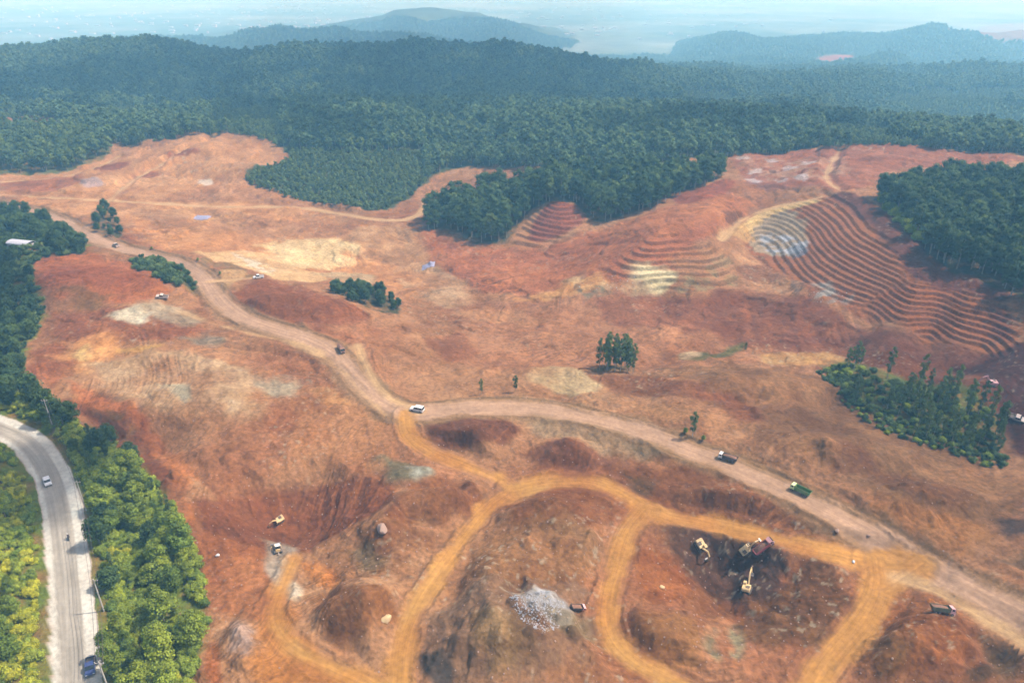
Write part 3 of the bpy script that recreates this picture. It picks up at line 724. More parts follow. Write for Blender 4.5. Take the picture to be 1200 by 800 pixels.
def foliage_material(name, base, var=0.35, hue=(1.25, 1.05, .7)):
    """leaf colour varies tree by tree and clump by clump"""
    m, nt, b = new_mat(name); lk = nt.links.new
    at = nt.nodes.new('ShaderNodeAttribute'); at.attribute_name = 'leaf_tone'
    oi = nt.nodes.new('ShaderNodeObjectInfo')
    mix = nt.nodes.new('ShaderNodeMix'); mix.data_type = 'RGBA'
    mix.inputs[6].default_value = (*base, 1); mix.inputs[7].default_value = (*[min(1, a * c * 1.5) for a, c in zip(base, hue)], 1)
    lk(oi.outputs['Random'], mix.inputs[0])
    r = nt.nodes.new('ShaderNodeMapRange'); lk(at.outputs['Fac'], r.inputs['Value']); r.inputs['To Min'].default_value = 1 - var; r.inputs['To Max'].default_value = 1 + var * 1.3
    v = nt.nodes.new('ShaderNodeVectorMath'); v.operation = 'SCALE'; lk(mix.outputs[2], v.inputs[0]); lk(r.outputs['Result'], v.inputs['Scale'])
    lk(v.outputs[0], b.inputs['Base Color'])
    b.inputs['Roughness'].default_value = .7; b.inputs['Specular IOR Level'].default_value = .12
    tr = nt.nodes.new('ShaderNodeBsdfTranslucent'); lk(v.outputs[0], tr.inputs['Color'])
    ms = nt.nodes.new('ShaderNodeMixShader'); ms.inputs[0].default_value = .3
    lk(b.outputs[0], ms.inputs[1]); lk(tr.outputs[0], ms.inputs[2])
    lk(ms.outputs[0], nt.nodes['Material Output'].inputs['Surface'])
    return m
def plain_material(name, rgb, rough=.5, metal=0.0, dirt=.25, scale=1.2):
    """paint or metal with uneven dust"""
    m, nt, b = new_mat(name); lk = nt.links.new
    tc = nt.nodes.new('ShaderNodeTexCoord'); n = nt.nodes.new('ShaderNodeTexNoise'); n.inputs['Scale'].default_value = scale; n.inputs['Detail'].default_value = 5
    lk(tc.outputs['Object'], n.inputs['Vector'])
    mix = nt.nodes.new('ShaderNodeMix'); mix.data_type = 'RGBA'
    mix.inputs[6].default_value = (*rgb, 1); mix.inputs[7].default_value = (.32, .17, .10, 1)
    r = nt.nodes.new('ShaderNodeMapRange'); lk(n.outputs['Fac'], r.inputs['Value']); r.inputs['From Min'].default_value = .4; r.inputs['From Max'].default_value = .8; r.inputs['To Max'].default_value = dirt
    lk(r.outputs['Result'], mix.inputs[0]); lk(mix.outputs[2], b.inputs['Base Color'])
    b.inputs['Roughness'].default_value = rough; b.inputs['Metallic'].default_value = metal
    return m
M = {
 'soil': soil_material('red_soil', .95, 1.0), 'haul': soil_material('packed_haul_road', .9, .35, True, .6), 'orange': soil_material('orange_laterite', .9, .35, True, .6),
 'track': soil_material('tan_track', .9, .4, True, .7), 'asphalt': soil_material('worn_asphalt', .8, .12, True, .3), 'shoulder': soil_material('pale_gravel', .9, .6, False, .6),
 'hill': soil_material('forest_floor', .95, .5),
}
# ------------------------------------------------------------------ terrain meshes
def grid_mesh(name, X, Y, Z, C, mat, facesel=None, lane=None):
    nr, nc = X.shape
    idx = np.arange(nr * nc).reshape(nr, nc)
    F = np.stack([idx[:-1, :-1], idx[:-1, 1:], idx[1:, 1:], idx[1:, :-1]], -1).reshape(-1, 4)
    if facesel is not None: F = F[facesel.ravel()]
    used, inv = np.unique(F.ravel(), return_inverse=True)
    V = np.stack([X.ravel()[used], Y.ravel()[used], Z.ravel()[used]], -1)
    me = bpy.data.meshes.new(name)
    me.vertices.add(len(V)); me.vertices.foreach_set('co', V.astype(np.float32).ravel())
    me.loops.add(len(inv)); me.loops.foreach_set('vertex_index', inv.astype(np.int32))
    me.polygons.add(len(F)); me.polygons.foreach_set('loop_start', np.arange(0, len(inv), 4, dtype=np.int32)); 
    me.polygons.foreach_set('use_smooth', np.ones(len(F), bool))
    a = me.attributes.new('soil_colour', 'FLOAT_COLOR', 'POINT')
    a.data.foreach_set('color', np.concatenate([C.reshape(-1, 3)[used], np.ones((len(used), 1))], 1).astype(np.float32).ravel())
    if lane is not None:
        a = me.attributes.new('lane', 'FLOAT_VECTOR', 'POINT'); a.data.foreach_set('vector', lane.reshape(-1, 3)[used].astype(np.float32).ravel())
    me.update(calc_edges=True)
    me.materials.append(mat)
    o = bpy.data.objects.new(name, me); COL.objects.link(o)
    o['kind'] = 'structure'
    return o
kf = np.sort(np.stack([KIND[:-1, :-1], KIND[:-1, 1:], KIND[1:, 1:], KIND[1:, :-1]], -1), -1)[..., 2]
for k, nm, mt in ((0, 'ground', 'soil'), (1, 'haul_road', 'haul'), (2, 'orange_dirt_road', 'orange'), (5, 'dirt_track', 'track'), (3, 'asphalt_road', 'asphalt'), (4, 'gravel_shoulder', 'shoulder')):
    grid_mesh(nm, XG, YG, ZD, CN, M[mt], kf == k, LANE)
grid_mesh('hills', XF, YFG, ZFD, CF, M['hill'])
# sea beyond the hills
m, nt, b = new_mat('sea_water'); b.inputs['Base Color'].default_value = (.20, .36, .40, 1); b.inputs['Roughness'].default_value = .6
nz = nt.nodes.new('ShaderNodeTexNoise'); nz.inputs['Scale'].default_value = .02; nz.inputs['Detail'].default_value = 6
gp = nt.nodes.new('ShaderNodeNewGeometry'); nt.links.new(gp.outputs['Position'], nz.inputs['Vector'])
bp = nt.nodes.new('ShaderNodeBump'); bp.inputs['Strength'].default_value = .2; bp.inputs['Distance'].default_value = 4; nt.links.new(nz.outputs['Fac'], bp.inputs['Height']); nt.links.new(bp.outputs[0], b.inputs['Normal'])
me = bpy.data.meshes.new('sea'); me.from_pydata([(-16000, 2600, -139), (16000, 2600, -139), (21000, 15200, -139), (-21000, 15200, -139)], [], [(0, 1, 2, 3)]); me.materials.append(m)
o = bpy.data.objects.new('sea', me); COL.objects.link(o); o['kind'] = 'structure'
# haze: the air itself
def box_mesh(name, lo, hi):
    x0, y0, z0 = lo; x1, y1, z1 = hi
    me = bpy.data.meshes.new(name)
    me.from_pydata([(x0,y0,z0),(x1,y0,z0),(x1,y1,z0),(x0,y1,z0),(x0,y0,z1),(x1,y0,z1),(x1,y1,z1),(x0,y1,z1)], [], [(3,2,1,0),(4,5,6,7),(0,1,5,4),(1,2,6,5),(2,3,7,6),(3,0,4,7)])
    return me
me = box_mesh('haze', (-22500, -300, -260), (22500, 15600, 150))
m = bpy.data.materials.new('haze_air'); m.use_nodes = True; nt = m.node_tree; nt.nodes.clear()
out = nt.nodes.new('ShaderNodeOutputMaterial'); pv = nt.nodes.new('ShaderNodeVolumePrincipled')
pv.inputs['Color'].default_value = (.28, .68, 1.0, 1); pv.inputs['Absorption Color'].default_value = (1, 1, 1, 1); pv.inputs['Density'].default_value = 3.4e-4; pv.inputs['Anisotropy'].default_value = 0.0
nt.links.new(pv.outputs[0], out.inputs['Volume']); me.materials.append(m)
o = bpy.data.objects.new('haze', me); COL.objects.link(o); o['kind'] = 'stuff'
print('terrain', round(time.time() - T0, 1), ZD.min(), ZFD.min(), ZFD.max())
# ------------------------------------------------------------------ plants: meshes
hf = HF(); hf.set(ZD, ZFD)                 # from here on things stand on the finished ground
def GD(px, py): return hf.hit(px, py)
def mesh_np(name, V, F4, tone, mats, mi=None, smooth=False):
    """quads and triangles (triangle = last index repeated) with a tone per face"""
    V = np.asarray(V, np.float32); F4 = np.asarray(F4, np.int32)
    tri = F4[:, 2] == F4[:, 3]
    cnt = np.where(tri, 3, 4); keep = np.ones(F4.shape, bool); keep[tri, 3] = False
    me = bpy.data.meshes.new(name)
    me.vertices.add(len(V)); me.vertices.foreach_set('co', V.ravel())
    li = F4[keep]; me.loops.add(len(li)); me.loops.foreach_set('vertex_index', li)
    me.polygons.add(len(F4)); me.polygons.foreach_set('loop_start', np.concatenate([[0], np.cumsum(cnt)[:-1]]).astype(np.int32))
    a = me.attributes.new('leaf_tone', 'FLOAT', 'FACE'); a.data.foreach_set('value', np.asarray(tone, np.float32))
    for m in mats: me.materials.append(m)
    if mi is not None: me.polygons.foreach_set('material_index', np.asarray(mi, np.int32))
    if smooth: me.polygons.foreach_set('use_smooth', np.ones(len(F4), bool))
    me.update(calc_edges=True)
    return me
_t = (1 + 5 ** .5) / 2
ICO_V = np.array([(-1,_t,0),(1,_t,0),(-1,-_t,0),(1,-_t,0),(0,-1,_t),(0,1,_t),(0,-1,-_t),(0,1,-_t),(_t,0,-1),(_t,0,1),(-_t,0,-1),(-_t,0,1)]) / math.hypot(1, _t)
ICO_F = np.array([(0,11,5),(0,5,1),(0,1,7),(0,7,10),(0,10,11),(1,5,9),(5,11,4),(11,10,2),(10,7,6),(7,1,8),(3,9,4),(3,4,2),(3,2,6),(3,6,8),(3,8,9),(4,9,5),(2,4,11),(6,2,10),(8,6,7),(9,8,1)])
def crown_geo(r, lobes, n_leaf, size, core=.72, flat=.25, long=1.0):
    """lobes: (centre, radii); leaf sprays on and inside every lobe, a small ragged core"""
    V, F, T = [], [], []; nv = 0
    area = np.array([l[1][0] * l[1][1] + l[1][0] * l[1][2] for l in lobes]); area = area / area.sum()
    for (c, rad), fr in zip(lobes, area):
        c, rad = np.array(c), np.array(rad); tone = r.random()
        if core:
            v = ICO_V * (core * (1 + r.uniform(-.22, .22, (12, 1)))) * rad + c
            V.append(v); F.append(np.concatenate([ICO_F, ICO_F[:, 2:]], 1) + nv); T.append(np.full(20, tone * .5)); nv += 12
        k = max(4, int(n_leaf * fr))
        d = r.normal(size=(k, 3)); d[:, 2] += .25; d /= np.linalg.norm(d, axis=1)[:, None]
        p = c + d * rad * r.uniform(.74, 1.12, (k, 1))
        nrm = d * .7 + r.normal(size=(k, 3)) * .55 + np.array([0, 0, flat]); nrm /= np.linalg.norm(nrm, axis=1)[:, None]
        a = np.cross(nrm, r.normal(size=(k, 3))); a /= np.linalg.norm(a, axis=1)[:, None]; b = np.cross(nrm, a)
        s = size * r.uniform(.6, 1.35, (k, 1)); w = s * r.uniform(.55, 1, (k, 1)) / long
        q = np.stack([p - a * s * .5, p + b * w * .5, p + a * s * .5, p - b * w * .5], 1).reshape(-1, 3)
        V.append(q); F.append(np.arange(4 * k).reshape(-1, 4) + nv); nv += 4 * k
        T.append(np.clip(tone * .6 + r.random(k) * .45, 0, 1))
    return np.concatenate(V), np.concatenate(F), np.concatenate(T)
def tube_geo(path, rads, sides=5):
    V, F = [], []
    for i, (p, q) in enumerate(zip(path, rads)):
        for k in range(sides):
            a = 2 * math.pi * k / sides; V.append((p[0] + q * math.cos(a), p[1] + q * math.sin(a), p[2]))
    for i in range(len(path) - 1):
        for k in range(sides):
            k2 = (k + 1) % sides; F.append((i * sides + k, i * sides + k2, (i + 1) * sides + k2, (i + 1) * sides + k))
    return np.array(V), np.array(F)
def trunk_geo(r, h, rad, spread, nb=4, start=.45):
    V, F = tube_geo([(0, 0, -.5), (r.normal() * .1, r.normal() * .1, h * .35), (r.normal() * .25, r.normal() * .25, h * .7), (r.normal() * .4, r.normal() * .4, h * .92)], [rad * 1.25, rad, rad * .7, rad * .25], 6)
    Vs, Fs = [V], [F]; n0 = len(V)
    for k in range(nb):
        a = r.uniform(0, 6.28); z0 = h * r.uniform(start, .75); L = spread * r.uniform(.5, .9)
        v, f = tube_geo([(0, 0, z0), (math.cos(a) * L * .5, math.sin(a) * L * .5, z0 + L * .4), (math.cos(a) * L, math.sin(a) * L, z0 + L * .7)], [rad * .45, rad * .32, rad * .12], 4)
        Vs.append(v); Fs.append(f + n0); n0 += len(v)
    return np.concatenate(Vs), np.concatenate(Fs)
M['bark'] = plain_material('pale_bark', (.22, .19, .15), .9, 0, .3, .6)
M['leaf_dark'] = foliage_material('forest_leaves', (.036, .066, .027), .45)
M['leaf_mid'] = foliage_material('roadside_leaves', (.125, .180, .030), .45, (1.35, 1.1, .7))
M['leaf_bright'] = foliage_material('shrub_leaves', (.20, .255, .035), .42, (1.5, 1.1, .6))
M['leaf_grove'] = foliage_material('grove_leaves', (.070, .108, .042), .42)
M['leaf_low'] = foliage_material('scrub_leaves', (.072, .112, .052), .4)
M['leaf_far'] = foliage_material('hill_forest_leaves', (.062, .100, .048), .5, (1.25, 1.15, .9))
def tree_kind(seed, h, rad, base, n_leaf, size, lobes=8, trunk=.22, mat='leaf_dark', slim=1.0, core=.72, long=1.0):
    """returns (trunk mesh, crown mesh, merged mesh)"""
    r = np.random.default_rng(seed); L = []
    for k in range(lobes):
        f = (k + .5) / lobes; z = h * (base + (1 - base) * (.12 + .76 * f)); w = rad * (1.0 - .55 * abs(f - .45) ** 1.3) * slim
        a = k * 2.4 + r.uniform(-.5, .5); off = w * r.uniform(.35, .62) * (1 if k < lobes - 1 else .2)
        q = w * r.uniform(.42, .62)
        L.append(((math.cos(a) * off, math.sin(a) * off, z), (q, q * r.uniform(.85, 1.15), q * r.uniform(.65, .95))))
    cv, cf, ct = crown_geo(r, L, n_leaf, size, core, long=long)
    tv, tf = trunk_geo(r, h * .95, trunk, rad * .8, 4, base * .9)
    crown = mesh_np('crown', cv, cf, ct, [M[mat]])
    tr = mesh_np('trunk', tv, tf, np.zeros(len(tf)), [M['bark']], smooth=True)
    both = mesh_np('tree', np.concatenate([cv, tv]), np.concatenate([cf, tf + len(cv)]), np.concatenate([ct, np.zeros(len(tf))]), [M[mat], M['bark']], np.concatenate([np.zeros(len(cf)), np.ones(len(tf))]))
    return tr, crown, both
KINDS = {
 'road_tree':  [tree_kind(100 + k, 6.5 + 1.2 * k, 2.6 + .3 * k, .2, 1700, .42, 9, .16, 'leaf_mid') for k in range(4)],
 'dark_tree':  [tree_kind(120 + k, 7.5 + 1.2 * k, 3.0 + .3 * k, .2, 1300, .55, 9, .18, 'leaf_dark') for k in range(3)],
 'forest_tree':[tree_kind(140 + k, 13.5 + 1.5 * k, 3.9 + .4 * k, .2, 700, .85, 9, .24, 'leaf_dark') for k in range(4)],
 'slim_tree':  [tree_kind(160 + k, 11 + 1.5 * k, 2.0, .1, 560, .6, 10, .15, 'leaf_grove', 1.0, .4) for k in range(3)],
 'plume_tree': [tree_kind(180 + k, 8 + k, 2.2, .12, 1700, .6, 9, .12, 'leaf_mid', 1.0, .6, 2.6) for k in range(2)],
 'grove_tree':[tree_kind(190 + k, 13 + 1.2 * k, 4.0, .2, 420, 1.1, 8, .2, 'leaf_grove') for k in range(3)],
 'far_tree':   [tree_kind(200 + k, 10.5 + 1.6 * k, 3.9 + .4 * k, .22, 210, 1.4, 7, .24, 'leaf_far') for k in range(4)],
 'pale_tree': [tree_kind(240 + k, 11 + 2.5 * k, 4.1 + .5 * k, .2, 200, 1.4, 6, .22, 'leaf_low') for k in range(2)],
 'low_tree':   [tree_kind(220 + k, 6 + k, 2.8, .1, 150, 1.2, 5, .14, 'leaf_low') for k in range(3)],
}
def shrub_kind(seed, h, rad, n_leaf, size, mat, lobes=5):
    r = np.random.default_rng(seed); L = []
    for k in range(lobes):
        a = k * 2.4 + r.uniform(-.5, .5); off = rad * (0 if k == 0 else r.uniform(.4, .7)); q = rad * r.uniform(.42, .66)
        L.append(((math.cos(a) * off, math.sin(a) * off, h * r.uniform(.35, .7)), (q, q, h * r.uniform(.34, .5))))
    v, f, t = crown_geo(r, L, n_leaf, size, .8)
    return mesh_np('shrub', v, f, t, [M[mat]])
SHRUBS = [shrub_kind(300 + k, 1.7 + .3 * k, 1.3 + .2 * k, 560, .28, 'leaf_bright') for k in range(4)] + [shrub_kind(310 + k, 2.0 + .3 * k, 1.5 + .2 * k, 560, .3, 'leaf_mid') for k in range(3)] + [shrub_kind(320 + k, 2.0 + .3 * k, 1.5 + .2 * k, 420, .34, 'leaf_dark') for k in range(2)] + [shrub_kind(330 + k, 2.0 + .3 * k, 1.5 + .2 * k, 420, .34, 'leaf_grove') for k in range(2)]

# ------------------------------------------------------------------ plants: where they stand
def project(x, y, z):
    zc = y * CP - (z - CAM_H) * SP
    return 600 + FPX * x / zc, 400 - FPX * (y * SP + (z - CAM_H) * CP) / zc
def scatter(poly, step, seed, jitter=.48, keep=None):
    r = np.random.default_rng(seed); W2 = smooth_line(np.concatenate([GP(poly), GP(poly)[:1]]), 1)[:-1]
    lo, hi = W2.min(0), W2.max(0)
    lo, hi = np.maximum(lo, (-1500, 45)), np.minimum(hi, (1500, 1400))
    gx, gy = np.meshgrid(np.arange(lo[0], hi[0], step), np.arange(lo[1], hi[1], step))
    gx = gx + (np.arange(gx.shape[0])[:, None] % 2) * step * .5
    x = (gx + r.uniform(-jitter, jitter, gx.shape) * step).ravel(); y = (gy + r.uniform(-jitter, jitter, gy.shape) * step).ravel()
    m = inside(x, y, W2) & (np.abs(x / y) < 1.25)
    if keep is not None: m &= keep(x, y)
    return x[m], y[m]
ROADXY = ROADS[-1][1][:, :2]
def off_roads(x, y, pad):
    ok = np.ones(x.shape, bool)
    for kind, L, w, sl, sr in ROADS:
        d, _, _ = seg_near(x, y, L, 30); ok &= d > w / 2 + max(sl, sr) + pad
    return ok
def road_side(x, y): return np.interp(y, ROADXY[::-1, 1], ROADXY[::-1, 0]) < x
TREES = []     # kind, x, y, scale, where
def put(kind, xs, ys, s0, s1, where, seed=0, hs=None):
    r = np.random.default_rng(seed + 500)
    for x, y in zip(xs, ys): TREES.append((kind, float(x), float(y), float(r.uniform(s0, s1)), where))
left = VEG['left']
def leftgap(x, y): return off_roads(x, y, np.where(road_side(x, y), 2.2, .8))
x, y = scatter(left, 1.75, 1, keep=lambda x, y: leftgap(x, y) & (fbm(x, y, 14, 2, 201) > -.9) & (y < 240)); put('shrub', x, y, .45, 1.1, 'left', 1)
x, y = scatter(left, 5.2, 2, keep=lambda x, y: off_roads(x, y, 4.5) & (fbm(x, y, 16, 2, 202) > -.05) & (y < 200)); put('road_tree', x, y, .32, 1.1, 'left', 2)
x, y = scatter(left, 11, 16, keep=lambda x, y: off_roads(x, y, 4.5) & (y < 190)); put('plume_tree', x, y, .5, .95, 'left', 16)
x, y = scatter(left, 13, 17, keep=lambda x, y: off_roads(x, y, 4.5) & (y < 190)); put('slim_tree', x, y, .45, .75, 'left', 17)
x, y = scatter(left, 5.6, 3, keep=lambda x, y: off_roads(x, y, 3) & (y >= 175) & (fbm(x, y, 20, 2, 203) > -.45)); put('dark_tree', x, y, .55, 1.05, 'left', 3)
x, y = scatter(left, 3.2, 4, keep=lambda x, y: leftgap(x, y) & (y >= 240)); put('shrub', x, y, .7, 1.3, 'left', 4)
for px, py, s in ((140,795,1.1),(152,770,.9),(128,772,.9),(150,745,.8),(165,790,.8),(143,750,.95)):
    p = GD(px, py); put('plume_tree', [p.x], [p.y], s, s, 'left', int(px))
for px, py, s in ((62,492,1.05),(52,478,1.0),(75,500,.8),(40,470,1.1),(20,455,1.0),(130,690,1.0),(118,640,.85),(195,765,.8),(180,640,.8),(128,620,.9)):
    p = GD(px, py); put('dark_tree', [p.x], [p.y], s, s, 'left', int(px))
x, y = scatter(VEG['bank'], 2.8, 5, keep=lambda x, y: fbm(x, y, 9, 3, 206) > -.25); put('shrub', x, y, .45, 1.4, 'bank', 5)
x, y = scatter(VEG['notch'], 3.6, 6, keep=lambda x, y: fbm(x, y, 9, 3, 207) > -.3); put('dark_tree', x, y, .25, .8, 'notch', 6)
x, y = scatter(VEG['clump'], 2.8, 7); put('slim_tree', x, y, .95, 1.3, 'clump', 7)
x, y = scatter(VEG['copse'], 4.2, 8, keep=lambda x, y: (fbm(x, y, 14, 2, 205) > -.35) & (x > .43 * y + 1)); put('slim_tree', x, y, .6, 1.1, 'copse', 8)
x, y = scatter([(955,436),(980,430),(1010,470),(1060,498),(1120,516),(1185,536),(1180,552),(1115,532),(1050,514),(1000,486)], 2.2, 15); put('shrub', x, y, .35, .8, 'copse', 15)
x, y = scatter(VEG['copse'], 3.0, 9); put('shrub', x, y, .6, 1.1, 'copse', 9)
x, y = scatter(VEG['verge'], 5.6, 10); put('dark_tree', x, y, .3, .8, 'verge', 10)
x, y = scatter(VEG['wood'], 6.2, 11); put('grove_tree', x, y, .7, 1.0, 'wood', 11)
x, y = scatter(VEG['stand'], 4.9, 12); put('forest_tree', x, y, .72, 1.12, 'stand', 12)
x, y = scatter(VEG['rightwood'], 5.1, 13); put('forest_tree', x, y, .62, 1.0, 'rightwood', 13)
x, y = scatter([(1026,236),(1040,226),(1075,250),(1095,282),(1080,292),(1052,262)], 3.4, 14); put('shrub', x, y, 1.2, 2.2, 'rightwood', 14)
SINGLES = [  # kind, px, py, scale, label
 ('slim_tree',564,462,.55,'short slender lone tree beside the haul road, west of the bushy one'),
 ('slim_tree',604,459,.72,'bushy lone tree standing on bare soil above the haul road bend'),
 ('slim_tree',811,512,.92,'tall thin tree on the upper edge of the haul road'),
 ('road_tree',803,508,.32,'low tree left of the tall thin tree by the haul road'),
 ('road_tree',824,516,.28,'low tree right of the tall thin tree by the haul road'),
 ('slim_tree',873,412,.42,'small dark tree at the tip of the green strip in the basin'),
 ('slim_tree',997,428,.85,'slender tree at the near end of the tan pond-like clearing'),
 ('slim_tree',1006,430,.95,'taller slender tree beside the tan clearing at the copse corner'),
 ('road_tree',232,306,.28,'small green tree on the bank above the haul road'),
 ('road_tree',258,322,.24,'small green tree by the spur off the haul road'),
 ('road_tree',178,292,.24,'small green tree on the upper side of the haul road near a dusty pickup'),
]
# the wooded ridge and the far hills
ru = np.maximum.accumulate((ZFD - CAM_H) / YFG, 0)
def unseen(x, y, z, hgt):
    j = np.clip(np.searchsorted(UF, x / y), 0, len(UF) - 1); i = np.clip(np.searchsorted(YF, y) - 2, 0, len(YF) - 1)
    return (z + hgt - CAM_H) / y < ru[i, j] - .002
RW = smooth_line(np.concatenate([GP(VEG['ridge']), GP(VEG['ridge'])[:1]]), 1)[:-1]
def in_ridge(x, y):
    return inside(x, y, RW) | (y > 760)
BARE = [GP(q) for q in ([(955,70),(975,64),(1003,62),(1000,74),(970,78)], [(1105,36),(1150,27),(1260,28),(1260,42),(1160,48)])]
FAR = []       # kind index group, x, y, z, scale
def far_fill(y0, y1, step, seed, s0, s1, only_low=False):
    r = np.random.default_rng(seed)
    xm = 1.0 * y1; gx, gy = np.meshgrid(np.arange(-xm, xm, step), np.arange(y0, y1, step))
    x = (gx + r.uniform(-.5, .5, gx.shape) * step).ravel(); y = (gy + r.uniform(-.5, .5, gx.shape) * step).ravel()
    m = (np.abs(x / y) < 1.0) & in_ridge(x, y); x, y = x[m], y[m]
    z = hf.z(x, y); m = ~((y > 720) & unseen(x, y, z, 18)) & (z > -131); x, y, z = x[m], y[m], z[m]
    px, py = project(x, y, z)
    low = ((py > 118) & (px < 330) & (py < 180) & (fbm(x, y, 60, 2, 210) > -.3)) | ((px > 270) & (px < 500) & (py > 178)) | ((px > 960) & (py > 105) & (py < 172) & (fbm(x, y, 90, 2, 211) > -.15)) | ((px > 800) & (px < 860) & (py > 108) & (py < 128))
    s = r.uniform(s0, s1, len(x)) * np.where(low, .62, 1)
    ok = np.ones(len(x), bool) if not only_low else low.copy()
    for q in BARE: ok &= ~inside(x, y, q)
    low, x, y, z, s = low[ok], x[ok], y[ok], z[ok], s[ok]
    for a in zip(low, x, y, z, s): FAR.append(a)
far_fill(400, 760, 5.0, 21, .5, 1.08)
far_fill(760, 1260, 5.6, 22, .5, 1.1)
far_fill(400, 700, 3.4, 26, .7, 1.1, True)
far_fill(700, 1250, 5.0, 27, .7, 1.2, True)
far_fill(1260, 1800, 8, 23, .7, 1.1)
far_fill(1800, 3350, 12, 24, .8, 1.25)
print('far trees', len(FAR), 'near plants', len(TREES), round(time.time() - T0, 1))

# ------------------------------------------------------------------ plants: individuals, and the rest as massed wood
def new_obj(name, data, parent=None):
    o = bpy.data.objects.new(name, data); COL.objects.link(o)
    if parent is not None: o.parent = parent
    return o
def tag(o, label, cat, group=None):
    o['label'], o['category'] = label, cat
    if group: o['group'] = group
    return o
def stand_of_instances(name, sources, items):
    """one object: points that carry a plant mesh each; items are (source, x, y, z, scale, turn)"""
    it = np.array([i[1:] for i in items], float); src = np.array([i[0] for i in items], np.int32)
    me = bpy.data.meshes.new(name); me.vertices.add(len(it)); me.vertices.foreach_set('co', it[:, :3].astype(np.float32).ravel())
    for nm, ty, val in (('src', 'INT', src), ('scl', 'FLOAT', it[:, 3].astype(np.float32)), ('turn', 'FLOAT', it[:, 4].astype(np.float32))):
        a = me.attributes.new(nm, ty, 'POINT'); a.data.foreach_set('value', val)
    o = new_obj(name, me); o['kind'] = 'stuff'
    ng = bpy.data.node_groups.new(name + '_scatter', 'GeometryNodeTree')
    ng.interface.new_socket('Geometry', in_out='INPUT', socket_type='NodeSocketGeometry'); ng.interface.new_socket('Geometry', in_out='OUTPUT', socket_type='NodeSocketGeometry')
    nd, lk = ng.nodes, ng.links.new
    gi, go = nd.new('NodeGroupInput'), nd.new('NodeGroupOutput')
    last = gi.outputs[0]
    join = nd.new('GeometryNodeJoinGeometry')
    sep_src = nd.new('GeometryNodeInputNamedAttribute'); sep_src.data_type = 'INT'; sep_src.inputs['Name'].default_value = 'src'
    scl = nd.new('GeometryNodeInputNamedAttribute'); scl.data_type = 'FLOAT'; scl.inputs['Name'].default_value = 'scl'
    trn = nd.new('GeometryNodeInputNamedAttribute'); trn.data_type = 'FLOAT'; trn.inputs['Name'].default_value = 'turn'
    xyz = nd.new('ShaderNodeCombineXYZ'); lk(trn.outputs['Attribute'], xyz.inputs['Z'])
    for k, sm in enumerate(sources):
        so = bpy.data.objects.new(name + '_source', sm)
        oi = nd.new('GeometryNodeObjectInfo'); oi.inputs['Object'].default_value = so; oi.inputs['As Instance'].default_value = True
        ip = nd.new('GeometryNodeInstanceOnPoints'); eq = nd.new('FunctionNodeCompare'); eq.data_type = 'INT'; eq.operation = 'EQUAL'
        ii = [s for s in eq.inputs if s.type == 'INT']; ii[1].default_value = k
        lk(sep_src.outputs['Attribute'], ii[0]); lk(eq.outputs[0], ip.inputs['Selection']); lk(gi.outputs[0], ip.inputs['Points'])
        lk(oi.outputs['Geometry'], ip.inputs['Instance']); lk(xyz.outputs[0], ip.inputs['Rotation']); lk(scl.outputs['Attribute'], ip.inputs['Scale'])
        lk(ip.outputs[0], join.inputs[0])
    lk(join.outputs[0], go.inputs[0])
    md = o.modifiers.new('scatter', 'NODES'); md.node_group = ng
    return o
KIND_WORDS = {'road_tree': 'bright green tree', 'dark_tree': 'dark rounded tree', 'plume_tree': 'feathery pale green tree', 'slim_tree': 'slim tree', 'forest_tree': 'tall forest tree', 'grove_tree': 'broad grove tree'}
def part_of(px, cuts, words): return words[int(np.searchsorted(cuts, px))]
def words_for(w, x, y, z, kind, size):
    """label and group: look, size, place among landmarks one can find"""
    px, py = project(x, y, z)
    if kind == 'shrub': look = size
    else: look = ('tall ' if size > .85 else 'small ' if size < .55 else '') + KIND_WORDS[kind].replace('tall ', '')
    n = 'shrubs' if kind == 'shrub' else 'trees'
    along = part_of(py, (540, 590, 640, 690, 740, 775), ('at the road bend', 'level with the white car', 'level with the motorcycle', 'below the motorcycle', 'above the parked pickup', 'level with the parked pickup', 'at the very bottom'))
    if w in ('left_e', 'left_w'):
        d = float(abs(np.interp(y, ROADXY[::-1, 1], ROADXY[::-1, 0]) - x))
        if w == 'left_w': return f"{look} left of the asphalt road, {'by its shoulder' if d < 9 else 'deeper in'}, {along}", f"{n} on the outer side of the asphalt road"
        return f"{look} {'on the asphalt roadside' if d < 11 else 'midway between road and mine' if d < 20 else 'on the strip edge facing the mine'}, {along}", f"{n} between the asphalt road and the mine"
    if w == 'left_n':
        al = part_of(py, (290, 340, 390, 430, 460), ('beside the white-roofed building', 'below the white-roofed building', 'halfway up the left edge', 'above the asphalt bend', 'well above the asphalt bend', 'just above the asphalt bend'))
        return f"{look} in the upper left thicket, {part_of(px, (20, 50), ('outer side', 'middle', 'mine side'))}, {al}", f"{n} beyond the bend of the asphalt road"
    third = {'notch': ((405, 435), 'small basin patch'), 'clump': ((714, 730), 'isolated clump on bare soil'), 'copse': ((1010, 1060, 1110), 'copse below the maroon slope'), 'verge': ((118, 132), 'group between two tan tracks'),
             'wood': ((40, 90), 'wood beside the upper clearing'), 'stand': ((560, 640, 740), 'wooded stand jutting into the mine'), 'rightwood': ((1080, 1120, 1160), 'wood above the terraced cut'), 'bank': ((175, 205), 'planted bank beside the haul road')}[w]
    names = ('left end', 'middle', 'right end') if len(third[0]) == 2 else ('left end', 'left middle', 'right middle', 'right end')
    return f"{look} at the {part_of(px, third[0], names)} of the {third[1]}", f"{n} of the {third[1]}"
def where_of(w, x, y):
    if w != 'left': return w
    if y > 205: return 'left_n'
    return 'left_e' if road_side(np.array(x), np.array(y)) else 'left_w'
rr = np.random.default_rng(77)
